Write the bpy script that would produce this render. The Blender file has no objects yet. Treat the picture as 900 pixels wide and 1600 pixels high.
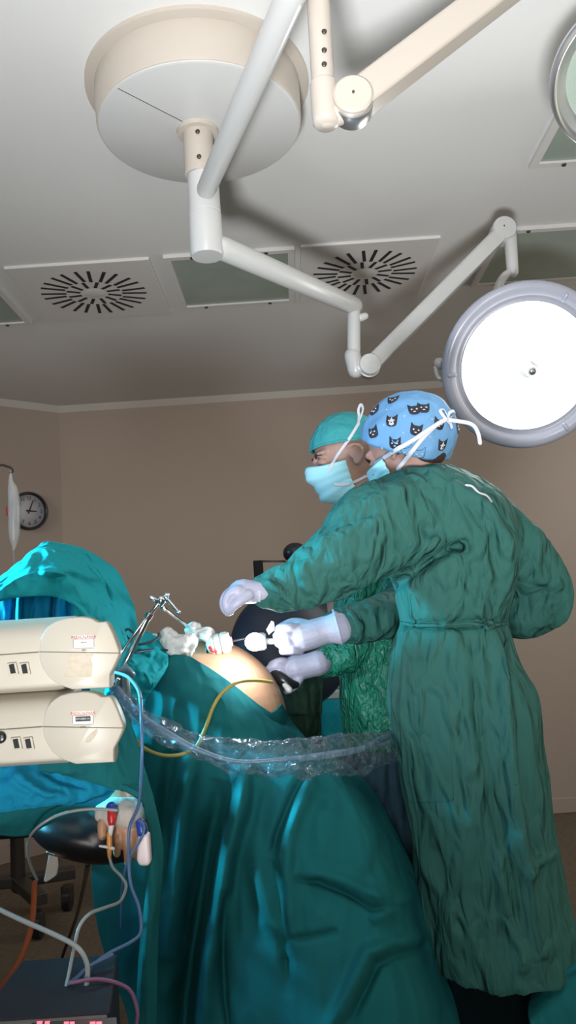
import bpy, bmesh, math, random
import numpy as np
from mathutils import Vector, Matrix, noise
from mathutils.bvhtree import BVHTree
random.seed(7)
SC = bpy.context.scene
COL = SC.collection
# ------------------------------------------------------------------ camera, world, lights, exposure
F = 1250.0; H = 2.9; EYE = 1.38
PITCH = math.atan(160/F); ROLL = math.radians(-3.8)
cam = bpy.data.objects.new('camera', bpy.data.cameras.new('camera')); COL.objects.link(cam)
RM = Matrix.Rotation(math.pi/2+PITCH, 3, 'X') @ Matrix.Rotation(ROLL, 3, 'Z')
cam.matrix_world = Matrix.Translation((0, 0, EYE)) @ RM.to_4x4()
cam.data.sensor_fit = 'VERTICAL'; cam.data.sensor_height = 36; cam.data.lens = 36*F/1600
cam.data.clip_start = .05
SC.camera = cam
EYEV = Vector((0, 0, EYE))

def ray(px, py): return RM @ Vector(((px-450)/F, -(py-800)/F, -1))
def W(px, py, Y):
    """point of the room seen at a photo position, at distance Y in front of the viewer"""
    d = ray(px, py); return EYEV + d*(Y/d.y)
def C(px, py, z=H):
    d = ray(px, py); return EYEV + d*((z-EYE)/d.z)

world = bpy.data.worlds.new('world'); SC.world = world; world.use_nodes = True
bg = world.node_tree.nodes['Background']; bg.inputs[0].default_value = (.62, .66, .72, 1); bg.inputs[1].default_value = .16
SC.view_settings.view_transform = 'Standard'; SC.view_settings.look = 'None'
SC.view_settings.exposure = 0; SC.view_settings.gamma = 1; SC.view_settings.use_curve_mapping = False

def area(name, loc, target, size, power, col, sy=None, spread=180):
    l = bpy.data.lights.new(name, 'AREA'); l.energy = power; l.color = col; l.size = size
    l.spread = math.radians(spread)
    if sy: l.shape = 'RECTANGLE'; l.size_y = sy
    o = bpy.data.objects.new(name, l); COL.objects.link(o); o.location = loc
    o.rotation_euler = (Vector(target)-Vector(loc)).to_track_quat('-Z', 'Y').to_euler()
    return o
# added fills for ceiling, objects and wall; screen light left, warm light right
area('ceiling_fill_rear', (-.3, -.9, .35), (0.2, 1.1, 2.9), .35, 44, (.96, .98, 1), spread=80)  # added low fill aimed up to brighten the ceiling, no real lamp there
area('fill_rear', (-.2, -3.4, 1.7), (0.3, 3.0, 1.9), 1.4, 11.5, (1, .95, .90), spread=60)  # added frontal fill for people and wall, no window there
area('wall_fill_right', (3.4, 3.3, 2.3), (0.0, 5.3, 1.4), .6, 16, (1, .93, .86), spread=130)  # added unseen fill that brightens the back wall
area('wall_fill_left', (-2.6, 3.2, 2.5), (-.3, 5.3, 1.3), .5, 5, (1, .92, .82), spread=100)  # weaker added fill for the left part of the back wall
area('monitor_light_left', (-2.1, 1.95, 1.98), (-.86, 1.72, 1.52), .25, 9, (.05, .74, 1), spread=30)
area('screen_light_left', (-2.4, 1.3, 2.1), (.2, 1.95, 1.35), .7, 3.6, (.20, .56, 1), spread=56)
area('warm_light_right', (2.6, 1.2, 1.5), (.6, 2.0, 1.2), .9, 9, (1, .90, .62))  # warm light from the right, its source unseen

# ------------------------------------------------------------------ materials
MATS = {}
def mat(name, col, rough=.6, metal=0, bump=0, bscale=60, col2=None, cscale=5, emit=0, spec=.5, stretch=(1, 1, 1),
        crumple=0, crscale=14, crd=None, alpha=None, trans=0, sheen=0, detail=4, weave=0, sss=0, bdist=.004):
    m = bpy.data.materials.new(name); m.use_nodes = True; nt = m.node_tree; N = nt.nodes; L = nt.links
    b = N['Principled BSDF']
    b.inputs['Base Color'].default_value = (*col, 1); b.inputs['Roughness'].default_value = rough
    b.inputs['Metallic'].default_value = metal; b.inputs['Specular IOR Level'].default_value = spec
    if sheen: b.inputs['Sheen Weight'].default_value = sheen
    if trans: b.inputs['Transmission Weight'].default_value = trans
    if alpha is not None: b.inputs['Alpha'].default_value = alpha
    if sss:
        b.inputs['Subsurface Weight'].default_value = sss; b.inputs['Subsurface Scale'].default_value = .02
        b.inputs['Subsurface Radius'].default_value = (1, .3, .15)
    if emit: b.inputs['Emission Color'].default_value = (*col, 1); b.inputs['Emission Strength'].default_value = emit
    tc = N.new('ShaderNodeTexCoord'); mp = N.new('ShaderNodeMapping'); mp.inputs['Scale'].default_value = stretch
    L.new(tc.outputs['Object'], mp.inputs[0]); V = mp.outputs[0]
    if col2 is not None:
        n = N.new('ShaderNodeTexNoise'); n.inputs['Scale'].default_value = cscale; n.inputs['Detail'].default_value = 5
        r = N.new('ShaderNodeValToRGB'); r.color_ramp.elements[0].position = .35; r.color_ramp.elements[1].position = .65
        r.color_ramp.elements[0].color = (*col, 1); r.color_ramp.elements[1].color = (*col2, 1)
        L.new(V, n.inputs['Vector']); L.new(n.outputs[0], r.inputs[0]); L.new(r.outputs[0], b.inputs['Base Color'])
    prev = None
    def addbump(sock, strength, dist):
        nonlocal prev
        bp = N.new('ShaderNodeBump'); bp.inputs['Strength'].default_value = strength; bp.inputs['Distance'].default_value = dist
        L.new(sock, bp.inputs['Height'])
        if prev: L.new(prev, bp.inputs['Normal'])
        prev = bp.outputs[0]; L.new(prev, b.inputs['Normal'])
    if crumple:
        n = N.new('ShaderNodeTexNoise'); n.inputs['Scale'].default_value = crscale*.55; n.inputs['Detail'].default_value = 3
        mx = N.new('ShaderNodeVectorMath'); mx.operation = 'MULTIPLY_ADD'
        mx.inputs[1].default_value = (.16, .16, .16)
        L.new(V, n.inputs['Vector']); L.new(n.outputs['Color'], mx.inputs[0]); L.new(V, mx.inputs[2])
        v = N.new('ShaderNodeTexVoronoi'); v.feature = 'DISTANCE_TO_EDGE'; v.inputs['Scale'].default_value = crscale
        L.new(mx.outputs[0], v.inputs['Vector'])
        mr = N.new('ShaderNodeMapRange'); mr.inputs[2].default_value = .28; mr.interpolation_type = 'SMOOTHSTEP'
        L.new(v.outputs['Distance'], mr.inputs[0]); addbump(mr.outputs[0], min(1, crumple), -(crd or .11/crscale))
        n2 = N.new('ShaderNodeTexNoise'); n2.inputs['Scale'].default_value = crscale*1.4; n2.inputs['Distortion'].default_value = 1.2
        L.new(V, n2.inputs['Vector']); addbump(n2.outputs[0], min(1, crumple*.8), (crd or .11/crscale)*1.5)
    if bump:
        n = N.new('ShaderNodeTexNoise'); n.inputs['Scale'].default_value = bscale; n.inputs['Detail'].default_value = detail
        L.new(V, n.inputs['Vector']); addbump(n.outputs[0], bump, bdist)
    MATS[name] = m; return m

m_ceil = mat('ceiling_paint', (.66, .655, .64), .7, bump=.25, bscale=260, bdist=.001)
m_wall = mat('wall_vinyl', (.355, .29, .245), .55, bump=.15, bscale=200, bdist=.001)
m_floor = mat('floor_vinyl', (.17, .135, .095), .75, col2=(.13, .105, .075), cscale=40, spec=.2)
m_trim = mat('cove_white', (.55, .53, .5), .5)
m_white = mat('enamel_white', (.50, .50, .49), .28)
m_cream = mat('enamel_cream', (.46, .41, .355), .3)
m_panel = mat('panel_white', (.62, .60, .58), .5)
m_slot = mat('slot_black', (.012, .012, .014), .6)
m_glassg = mat('light_diffuser_green', (.27, .33, .28), .25, col2=(.31, .37, .32), cscale=4)
m_alu = mat('aluminium', (.5, .5, .5), .35, metal=.9)
m_chrome = mat('chrome', (.75, .76, .78), .12, metal=1)
m_screw = mat('screw_dark', (.08, .07, .06), .4, metal=.6)
m_lampring = mat('lamp_ring', (.38, .39, .46), .25)
m_lampinner = mat('lamp_inner', (.62, .63, .68), .2)
m_lens = mat('lamp_lens_lit', (1, 1, .99), .3, emit=5)
m_handle = mat('lamp_handle', (.66, .67, .70), .4)
m_gown = mat('gown_cloth', (.032, .128, .110), .75, crumple=.9, crscale=15, crd=.009, bump=.2, bscale=500, bdist=.0006, stretch=(1, 1, .38), spec=.2)
m_gown2 = mat('gown_cloth_wrinkled_lit', (.018, .25, .165), .36, crumple=.8, crscale=30, crd=.006, stretch=(1, 1, .5), spec=.5)  # strong light on this gown is put into its brighter green
m_drape = mat('drape_cloth', (.012, .130, .140), .95, crumple=.18, crscale=6, bump=.25, bscale=500, bdist=.0006, spec=.1)
m_drapeb = mat('drape_turquoise', (.015, .32, .36), .8, crumple=.3, crscale=9, bump=.2, bscale=500, bdist=.0006, spec=.1)
m_towel = mat('towel_blue', (.006, .24, .40), .85, crumple=.3, crscale=8, bump=.4, bscale=400, bdist=.001, spec=.2)
m_hem = mat('hem_teal', (.06, .42, .42), .8)
m_cap1 = mat('cap_teal', (.03, .29, .31), .75, crumple=.35, crscale=22, bump=.2, bscale=400, bdist=.0006)
m_cap2 = mat('cap_blue', (.13, .31, .54), .8, crumple=.2, crscale=16, bump=.2, bscale=400, bdist=.0006)
m_catdark = mat('cat_print_dark', (.018, .018, .03), .8)
m_catlight = mat('cat_print_pale', (.55, .55, .55), .8)
m_mask = mat('mask_blue', (.33, .66, .74), .8, bump=.3, bscale=300, bdist=.0006)
m_tie = mat('tie_white', (.58, .59, .64), .8)
m_skin = mat('skin', (.34, .205, .165), .55, sss=.1, col2=(.37, .225, .18), cscale=14, bump=.15, bscale=180, bdist=.001)
m_skinp = mat('skin_patient', (.55, .31, .19), .45, sss=.08, col2=(.48, .26, .15), cscale=7, bump=.12, bscale=150, bdist=.001)
m_skinh = mat('skin_hand', (.50, .25, .18), .5, sss=.1, bump=.15, bscale=150, bdist=.001)
m_hair = mat('hair_dark', (.035, .02, .015), .6, bump=.6, bscale=250, bdist=.002)
m_glove = mat('latex_glove', (.42, .42, .54), .4, crumple=.15, crscale=30, crd=.0015, spec=.4)
m_eye = mat('eye_white', (.6, .58, .55), .2)
m_black = mat('black_plastic', (.012, .012, .014), .3)
m_vinyl = mat('black_vinyl', (.008, .008, .009), .32, bump=.2, bscale=40, bdist=.002)
m_matte = mat('matte_black', (.014, .013, .014), .85, spec=.15)
m_navy = mat('navy_shell', (.010, .022, .045), .45)
m_pump = mat('pump_cream', (.50, .455, .375), .42, bump=.15, bscale=300, bdist=.0006)
m_pumpd = mat('pump_seam', (.16, .13, .1), .6)
m_label = mat('label_paper', (.66, .64, .60), .5)
m_red = mat('ink_red', (.45, .05, .03), .6)
m_orange = mat('ink_orange', (.6, .16, .04), .6)
m_ink = mat('ink_black', (.02, .02, .02), .6)
m_glue = mat('glue_mark', (.46, .38, .27), .6, col2=(.52, .46, .37), cscale=90)
m_gauze = mat('gauze', (.60, .59, .57), .95, crumple=.3, crscale=45, crd=.0012, spec=.1, bump=.3, bscale=600, bdist=.001)
m_tube = mat('tube_clear_white', (.27, .28, .27), .3, spec=.6)
m_tubeb = mat('tube_blue', (.07, .13, .25), .35)
m_tubev = mat('tube_violet', (.20, .09, .17), .35)
m_tubey = mat('tube_yellow', (.42, .33, .08), .35)
m_tubeo = mat('tube_orange', (.40, .09, .02), .4)
m_tubeg = mat('tube_greyblue', (.16, .26, .34), .35)
m_grey = mat('device_grey', (.022, .024, .032), .7, spec=.2, bump=.1, bscale=300, bdist=.0006)
m_greyf = mat('device_front', (.16, .145, .12), .5)
m_led = mat('led_red', (1, .04, .06), .4, emit=6)
m_ledp = mat('led_glow', (1, .1, .1), .4, emit=1.6)
m_oxi = mat('oximeter_white', (.75, .62, .62), .35)
m_bandage = mat('bandage', (.55, .50, .45), .95, crumple=.3, crscale=60, crd=.001, spec=.1)
m_redp = mat('plastic_red', (.5, .02, .02), .3)
m_bluep = mat('plastic_blue', (.02, .06, .35), .3)
m_amber = mat('plastic_amber', (.62, .27, .07), .3)
m_clockf = mat('clock_face', (.45, .45, .50), .5)
m_steel = mat('painted_steel_dark', (.05, .045, .04), .4, metal=.3)
m_trouser = mat('trouser_cloth', (.004, .010, .012), .95, spec=.05, bump=.2, bscale=100)
m_bag = mat('bag_plastic', (.55, .56, .54), .25, spec=.8, alpha=.5)
m_scopeglow = mat('scope_light', (.93, .96, 1), .3, emit=14)
def plastic_film():
    m = bpy.data.materials.new('plastic_film'); m.use_nodes = True; nt = m.node_tree; N = nt.nodes; L = nt.links
    N.remove(N['Principled BSDF']); out = N['Material Output']
    tr = N.new('ShaderNodeBsdfTransparent'); tr.inputs[0].default_value = (.86, .9, .93, 1)
    gl = N.new('ShaderNodeBsdfGlossy'); gl.inputs['Roughness'].default_value = .14; gl.inputs[0].default_value = (.75, .8, .85, 1)
    df = N.new('ShaderNodeBsdfDiffuse'); df.inputs[0].default_value = (.42, .5, .55, 1)
    tc = N.new('ShaderNodeTexCoord'); n = N.new('ShaderNodeTexNoise'); n.inputs['Scale'].default_value = 30; n.inputs['Distortion'].default_value = 2
    v = N.new('ShaderNodeTexVoronoi'); v.inputs['Scale'].default_value = 38
    L.new(tc.outputs['Object'], n.inputs[0]); L.new(tc.outputs['Object'], v.inputs[0])
    a = N.new('ShaderNodeMath'); a.operation = 'ADD'; L.new(n.outputs[0], a.inputs[0]); L.new(v.outputs[0], a.inputs[1])
    b = N.new('ShaderNodeBump'); b.inputs['Distance'].default_value = .02; L.new(a.outputs[0], b.inputs['Height'])
    L.new(b.outputs[0], gl.inputs['Normal']); L.new(b.outputs[0], df.inputs['Normal'])
    lw = N.new('ShaderNodeLayerWeight'); lw.inputs[0].default_value = .35; L.new(b.outputs[0], lw.inputs[1])
    mu = N.new('ShaderNodeMath'); mu.operation = 'MULTIPLY_ADD'; mu.inputs[1].default_value = .30; mu.inputs[2].default_value = .02; L.new(lw.outputs[1], mu.inputs[0])
    m1 = N.new('ShaderNodeMixShader'); L.new(mu.outputs[0], m1.inputs[0]); L.new(tr.outputs[0], m1.inputs[1]); L.new(gl.outputs[0], m1.inputs[2])
    m2 = N.new('ShaderNodeMixShader'); m2.inputs[0].default_value = .07; L.new(m1.outputs[0], m2.inputs[1]); L.new(df.outputs[0], m2.inputs[2])
    L.new(m2.outputs[0], out.inputs[0]); return m
m_film = plastic_film()

# ------------------------------------------------------------------ object helpers
def tag(o, label=None, cat=None, group=None, kind=None):
    if label: o['label'] = label
    if cat: o['category'] = cat
    if group: o['group'] = group
    if kind: o['kind'] = kind
    return o
def thing(name, loc, label, cat, group=None):
    o = bpy.data.objects.new(name, None); COL.objects.link(o); o.location = loc; o.empty_display_size = .05
    return tag(o, label, cat, group)
def link(name, me, m, parent=None, smooth=True):
    o = bpy.data.objects.new(name, me); COL.objects.link(o)
    for k in (m if isinstance(m, (list, tuple)) else [m]):
        if k: me.materials.append(k)
    if smooth:
        for p in me.polygons: p.use_smooth = True
    if parent: o.parent = parent; o.matrix_parent_inverse = Matrix.Translation(-Vector(parent.location)) if parent.parent is None else (Matrix.Translation(-world_loc(parent)))
    return o
def world_loc(o):
    p = o; v = Vector((0, 0, 0))
    while p: v += Vector(p.location) + (p.matrix_parent_inverse.translation if p.parent else Vector()); p = p.parent
    return v
class MB:
    """collects shapes into one mesh"""
    def __init__(s): s.v = []; s.f = []; s.mi = []
    def add(s, v, f, mi=0):
        o = len(s.v); s.v += [tuple(p) for p in v]; s.f += [tuple(i+o for i in q) for q in f]; s.mi += [mi]*len(f); return s
    def box(s, lo, hi, mat4=None, mi=0):
        v = [Vector((x, y, z)) for x in (lo[0], hi[0]) for y in (lo[1], hi[1]) for z in (lo[2], hi[2])]
        if mat4: v = [mat4 @ p for p in v]
        return s.add(v, [(0, 1, 3, 2), (4, 6, 7, 5), (0, 4, 5, 1), (2, 3, 7, 6), (0, 2, 6, 4), (1, 5, 7, 3)], mi)
    def ell(s, c, r, rot=None, nu=24, nv=14, mi=0):
        v = []; f = []
        for i in range(nv+1):
            t = math.pi*i/nv
            for j in range(nu):
                a = 2*math.pi*j/nu
                p = Vector((r[0]*math.sin(t)*math.cos(a), r[1]*math.sin(t)*math.sin(a), r[2]*math.cos(t)))
                if rot: p = rot @ p
                v.append(Vector(c)+p)
        for i in range(nv):
            for j in range(nu): f.append((i*nu+j, (i+1)*nu+j, (i+1)*nu+(j+1) % nu, i*nu+(j+1) % nu))
        return s.add(v, f, mi)
    def tube(s, pts, rad, n=12, caps='round', sub=1, flat=1.0, mi=0, up=None):
        pts = [Vector(p) for p in pts]
        rad = list(rad) if isinstance(rad, (list, tuple)) else [rad]*len(pts)
        if sub > 1: pts, rad = smooth_path(pts, rad, sub)
        rings = []; k = len(pts)
        T = [(pts[min(i+1, k-1)]-pts[max(i-1, 0)]).normalized() for i in range(k)]
        ref = Vector(up) if up else (Vector((0, 0, 1)) if abs(T[0].z) < .9 else Vector((0, 1, 0)))
        u = (ref - T[0]*ref.dot(T[0])).normalized()
        def ring(c, u, w, r): return [c + u*(math.cos(2*math.pi*j/n)*r*flat) + w*(math.sin(2*math.pi*j/n)*r) for j in range(n)]
        for i in range(k):
            u = (u - T[i]*u.dot(T[i])).normalized(); w = T[i].cross(u)
            if i == 0 and caps == 'round':
                for q in (.98, .85, .5): rings.append(ring(pts[0]-T[0]*rad[0]*q, u, w, rad[0]*math.sqrt(1-q*q)))
            rings.append(ring(pts[i], u, w, rad[i]))
            if i == k-1 and caps == 'round':
                for q in (.5, .85, .98): rings.append(ring(pts[i]+T[i]*rad[i]*q, u, w, rad[i]*math.sqrt(1-q*q)))
        v = [p for r in rings for p in r]; m = len(rings)
        f = [(i*n+j, i*n+(j+1) % n, (i+1)*n+(j+1) % n, (i+1)*n+j) for i in range(m-1) for j in range(n)]
        if caps != 'open': f += [tuple(range(n-1, -1, -1)), tuple((m-1)*n+j for j in range(n))]
        return s.add(v, f, mi)
    def lathe(s, prof, c, axis, n=48, mi=0, cap=True):
        """prof: (radius, height along axis)"""
        q = Vector((0, 0, 1)).rotation_difference(Vector(axis).normalized())
        v = [Vector(c) + q @ Vector((r*math.cos(2*math.pi*j/n), r*math.sin(2*math.pi*j/n), h)) for r, h in prof for j in range(n)]
        m = len(prof)
        f = [(i*n+j, i*n+(j+1) % n, (i+1)*n+(j+1) % n, (i+1)*n+j) for i in range(m-1) for j in range(n)]
        if cap: f += [tuple(range(n-1, -1, -1)), tuple((m-1)*n+j for j in range(n))]
        return s.add(v, f, mi)
    def poly(s, pts, d, mi=0):
        """prism: outline extruded by vector d"""
        n = len(pts); d = Vector(d); v = [Vector(p) for p in pts]+[Vector(p)+d for p in pts]
        return s.add(v, [tuple(range(n)), tuple(range(2*n-1, n-1, -1))]+[(i, i+n, (i+1) % n+n, (i+1) % n) for i in range(n)], mi)
    def mesh(s, name):
        me = bpy.data.meshes.new(name); me.from_pydata(s.v, [], s.f)
        for p, i in zip(me.polygons, s.mi): p.material_index = i
        bm = bmesh.new(); bm.from_mesh(me); bmesh.ops.recalc_face_normals(bm, faces=bm.faces); bm.to_mesh(me); bm.free()
        return me
    def build(s, name, m, parent=None, smooth=True, bevel=0, seg=3, sharp=None):
        me = s.mesh(name); o = link(name, me, m, parent, smooth)
        if bevel:
            b = o.modifiers.new('bevel', 'BEVEL'); b.width = bevel; b.segments = seg; b.limit_method = 'ANGLE'; b.angle_limit = math.radians(40)
        if smooth and (bevel or sharp):
            bm = bmesh.new(); bm.from_mesh(me)
            for e in bm.edges:
                if len(e.link_faces) == 2 and e.calc_face_angle(0) > math.radians(sharp or 40): e.smooth = False
            bm.to_mesh(me); bm.free()
            if bevel:
                for e in me.edges: e.use_edge_sharp = False
                w = o.modifiers.new('normals', 'WEIGHTED_NORMAL')
        return o
    def fused(s, name, vox, it=4, fn=None):
        """one continuous skin over all collected shapes"""
        me = s.mesh(name); o = bpy.data.objects.new('tmp', me); COL.objects.link(o)
        r = o.modifiers.new('r', 'REMESH'); r.mode = 'VOXEL'; r.voxel_size = vox; r.adaptivity = 0
        if it: q = o.modifiers.new('s', 'SMOOTH'); q.iterations = it; q.factor = .5
        dg = bpy.context.evaluated_depsgraph_get(); me2 = bpy.data.meshes.new_from_object(o.evaluated_get(dg))
        bpy.data.objects.remove(o); me2.materials.clear(); me2.name = name
        if fn:
            co = [v.co.copy() for v in me2.vertices]; nn = [v.normal.copy() for v in me2.vertices]
            for v, c, n in zip(me2.vertices, co, nn): v.co = c + fn(c, n)
        me2.update(); return me2
def cr(p0, p1, p2, p3, t):
    return .5*((2*p1)+(-p0+p2)*t+(2*p0-5*p1+4*p2-p3)*t*t+(-p0+3*p1-3*p2+p3)*t**3)
def smooth_path(pts, rad, sub):
    P = []; R = []; k = len(pts)
    for i in range(k-1):
        for j in range(sub):
            t = j/sub; a, b, c, d = pts[max(i-1, 0)], pts[i], pts[i+1], pts[min(i+2, k-1)]
            P.append(cr(a, b, c, d, t)); R.append(cr(rad[max(i-1, 0)], rad[i], rad[i+1], rad[min(i+2, k-1)], t))
    P.append(pts[-1]); R.append(rad[-1]); return P, R
def wp(l): return [W(*p[:3]) for p in l]                       # (px, py, Y[, r_px]) -> points
def wr(l): return [p[3]*p[2]/F for p in l]
def ptube(mb, l, n=16, sub=5, **k): return mb.tube(wp(l), wr(l), n=n, sub=sub, **k)
def resample(pl, n):
    """smooth polyline resampled to n points by chord length; tuples of any size"""
    A = np.array(pl, float); k = len(A); out = []
    d = np.r_[0, np.cumsum(np.linalg.norm(np.diff(A[:, :2], axis=0), axis=1))]; d /= d[-1]
    for t in np.linspace(0, 1, n):
        i = min(max(np.searchsorted(d, t)-1, 0), k-2); s = (t-d[i])/(d[i+1]-d[i]+1e-9)
        a, b, c, e = A[max(i-1, 0)], A[i], A[i+1], A[min(i+2, k-1)]
        out.append(cr(a, b, c, e, s)*.6 + (b+(c-b)*s)*.4)
    return np.array(out)
def pdist(P, pl):
    """distance and signed side of points P (n,2) to polyline pl"""
    A = np.array(pl, float); best = np.full(len(P), 1e9); side = np.zeros(len(P)); end = np.zeros(len(P))
    for i in range(len(A)-1):
        a, b = A[i], A[i+1]; ab = b-a; t = np.clip(((P-a)@ab)/(ab@ab), 0, 1)
        q = a+t[:, None]*ab; dv = P-q; d = np.linalg.norm(dv, axis=1); m = d < best
        best[m] = d[m]; side[m] = np.sign(ab[0]*dv[:, 1]-ab[1]*dv[:, 0])[m]; end[m] = ((i+t)/(len(A)-1))[m]
    return best, side, end
def folds_depth(P, folds):
    """folds: (polyline, width_px, amplitude m toward the viewer, kind). kind r = round ridge, c = crease with one lifted lip"""
    D = np.zeros(len(P))
    for pl, w, A, kind in folds:
        d, s, e = pdist(P, pl); taper = np.clip(np.minimum(e, 1-e)*5, 0, 1)**.6
        if kind == 'r': D += A*np.exp(-(d/w)**2)*taper
        elif kind == 'c':
            sd = d*s; D += taper*A*(np.exp(-(d/(w*.35))**2)*-.9 + np.exp(-((sd-w*.8)/w)**2)*.8)
        elif kind == 's':
            sd = d*s; D += taper*A*(np.tanh(sd/(w*.25)))*np.exp(-(d/(w*2.2))**2)
    return D
def cloth(name, curves, m, parent=None, nu=90, nv=110, folds=(), nz=.004, nscale=(14, 14, 5), thick=.0025, bvh=None, hug=0, seed=0, snap=None):
    """a hanging cloth lofted through curves of (px, py, Y)"""
    rows = [resample(c, nu) for c in curves]; A = np.array(rows); k = len(curves); G = []
    for t in np.linspace(0, k-1, nv):
        i = min(int(t), k-2); s = t-i
        G.append(cr(A[max(i-1, 0)], A[i], A[i+1], A[min(i+2, k-1)], s))
    G = np.array(G).reshape(-1, 3)
    D = folds_depth(G[:, :2], folds) if folds else np.zeros(len(G))
    v = []; fine = nz*.35
    for (x, y, Y), d in zip(G, D):
        p = W(x, y, Y-d)
        q = Vector((p.x*nscale[0]+seed, p.y*nscale[1], p.z*nscale[2]))
        p.y -= nz*(noise.noise(q)*1.4 + noise.noise(q*2.7)*.6) + fine*(1-abs(noise.noise(q*3.3+Vector((7, 1, 2))))*3)
        if bvh is not None:
            dr = (p-EYEV).normalized(); h = bvh.ray_cast(EYEV, dr)
            if h[0] is not None and (h[0]-EYEV).length < (p-EYEV).length + (snap or 0): p = h[0]-dr*hug
        v.append(p)
    f = [(i*nu+j, i*nu+j+1, (i+1)*nu+j+1, (i+1)*nu+j) for i in range(nv-1) for j in range(nu-1)]
    me = bpy.data.meshes.new(name); me.from_pydata(v, [], f); me.update(); o = link(name, me, m, parent)
    s = o.modifiers.new('thickness', 'SOLIDIFY'); s.thickness = thick; s.offset = 0
    return o
def bvh_of(*objs):
    dg = bpy.context.evaluated_depsgraph_get(); V = []; Fc = []
    for o in objs:
        me = o.data; k = len(V); V += [v.co.copy() for v in me.vertices]; Fc += [tuple(i+k for i in p.vertices) for p in me.polygons]
    return BVHTree.FromPolygons(V, Fc)
def on(bvh, px, py, lift=.003, default=2.0):
    d = ray(px, py).normalized(); h = bvh.ray_cast(EYEV, d)
    if h[0] is None: return W(px, py, default)
    return h[0]-d*lift
def text(s, size, c, xa, ya, m, parent, name='lettering', ext=.0004, align='CENTER'):
    cu = bpy.data.curves.new(name, 'FONT'); cu.body = s; cu.size = size; cu.align_x = align; cu.align_y = 'CENTER'; cu.extrude = ext
    o = bpy.data.objects.new('t', cu); COL.objects.link(o)
    me = bpy.data.meshes.new_from_object(o.evaluated_get(bpy.context.evaluated_depsgraph_get())); bpy.data.objects.remove(o)
    xa = Vector(xa).normalized(); ya = Vector(ya).normalized(); za = xa.cross(ya)
    M = Matrix((xa, ya, za)).transposed().to_4x4(); M.translation = Vector(c); me.transform(M); me.materials.clear()
    return link(name, me, m, parent, smooth=False)

# ------------------------------------------------------------------ room
def struct(name, mb, m, **k): o = mb.build(name, m, smooth=False, **k); o['kind'] = 'structure'; return o
YB = 5.37
LW = [(-2.9, -1.5), (-2.9, 4.18), (-1.53, YB), (4.2, YB)]
struct('ceiling', MB().box((-3.2, -2.2, H), (4.3, YB+.1, H+.1)), m_ceil)
struct('floor', MB().box((-3.2, -2.2, -.1), (4.3, YB+.1, 0)), m_floor)
struct('wall_back', MB().box((-1.53, YB, 0), (4.2, YB+.12, H)), m_wall)
struct('wall_corner', MB().poly([(-1.53, YB, 0), (-2.9, 4.18, 0), (-2.98, 4.27, 0), (-1.53, YB+.12, 0)], (0, 0, H)), m_wall)
struct('wall_left', MB().box((-3.02, -1.5, 0), (-2.9, 4.18, H)), m_wall)
struct('trim_cove_back', MB().poly([(-1.53, YB, H), (-1.53, YB-.035, H), (-1.53, YB, H-.04)], (5.7, 0, 0)), m_trim)
struct('baseboard_back', MB().box((-1.5, YB-.02, 0), (4.2, YB, .1), mi=0), m_wall, bevel=.008)
cd = Vector((1.37, YB-4.18, 0)).normalized(); cn = Vector((cd.y, -cd.x, 0))
a = Vector((-2.9, 4.18, H)); struct('trim_cove_corner', MB().poly([a, a+cn*.035, a-Vector((0, 0, .04))], (Vector((-1.53, YB, H))-a)), m_trim)
a = Vector((-2.9, 4.18, 0)); struct('baseboard_corner', MB().poly([a, a+cn*.02, a+cn*.02+Vector((0, 0, .1)), a+Vector((0, 0, .1))], (Vector((-1.53, YB, 0))-a)), m_wall)

# ceiling diffusers and lights
def diffuser(x0, x1, y0, y1, label):
    t = thing('swirl_diffuser', ((x0+x1)/2, (y0+y1)/2, H), label, 'air vent', 'square swirl air diffusers in the ceiling')
    mb = MB().box((x0, y0, H-.012), (x1, y1, H+.01)); mb.build('plate', m_panel, t, smooth=True, bevel=.004)
    cx, cy = (x0+x1)/2, (y0+y1)/2; mb = MB(); n = 24
    for k in range(n):
        a = 2*math.pi*(k+.5)/n; d = Vector((math.cos(a), math.sin(a), 0)); w = Vector((-d.y, d.x, 0))
        for r0, r1, off in (((.062, .122, -.006), (.130, .235, .006)) if k % 2 else ((.125, .235, 0),)):
            b = Vector((cx, cy, H-.0135))+w*off; hw = .0075
            mb.poly([b+d*r0-w*hw, b+d*r0+w*hw, b+d*r1+w*hw, b+d*r1-w*hw], (0, 0, .004))
    mb.build('slots', m_slot, t, smooth=False)
    mb = MB().lathe([(.001, -.014), (.045, -.0135), (.05, -.012)], (cx, cy, H), (0, 0, 1), 32, cap=False); mb.build('hub', m_panel, t)
diffuser(-1.12, -.51, 3.18, 3.79, 'white square swirl diffuser with black slots beyond the round mount, clear of any lamp arm')
diffuser(.125, .71, 3.16, 3.77, 'white square swirl diffuser with black slots partly crossed by the white lamp arm')
def clight(x0, x1, y0, y1, label):
    t = thing('ceiling_light', ((x0+x1)/2, (y0+y1)/2, H), label, 'ceiling light', 'unlit green glass ceiling lights')
    mb = MB(); w = .028
    for lo, hi in (((x0, y0), (x1, y0+w)), ((x0, y1-w), (x1, y1)), ((x0, y0+w), (x0+w, y1-w)), ((x1-w, y0+w), (x1, y1-w))):
        mb.box((*lo, H-.016), (*hi, H+.01))
    mb.build('frame', m_alu if False else m_panel, t, smooth=False)
    MB().box((x0+w, y0+w, H-.008), (x1-w, y1-w, H+.002)).build('glass_panel', m_glassg, t, smooth=False)
    for i, (px_, py_) in enumerate([(x0+.12, y0+.014), (x1-.12, y0+.014), (x0+.12, y1-.014), (x1-.12, y1-.014)]):
        MB().lathe([(.008, -.02), (.009, -.016)], (px_, py_, H), (0, 0, 1), 12).build('screw', m_screw, t)
clight(-.45, .10, 3.17, 3.74, 'unlit green glass ceiling light between the two swirl diffusers')
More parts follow.
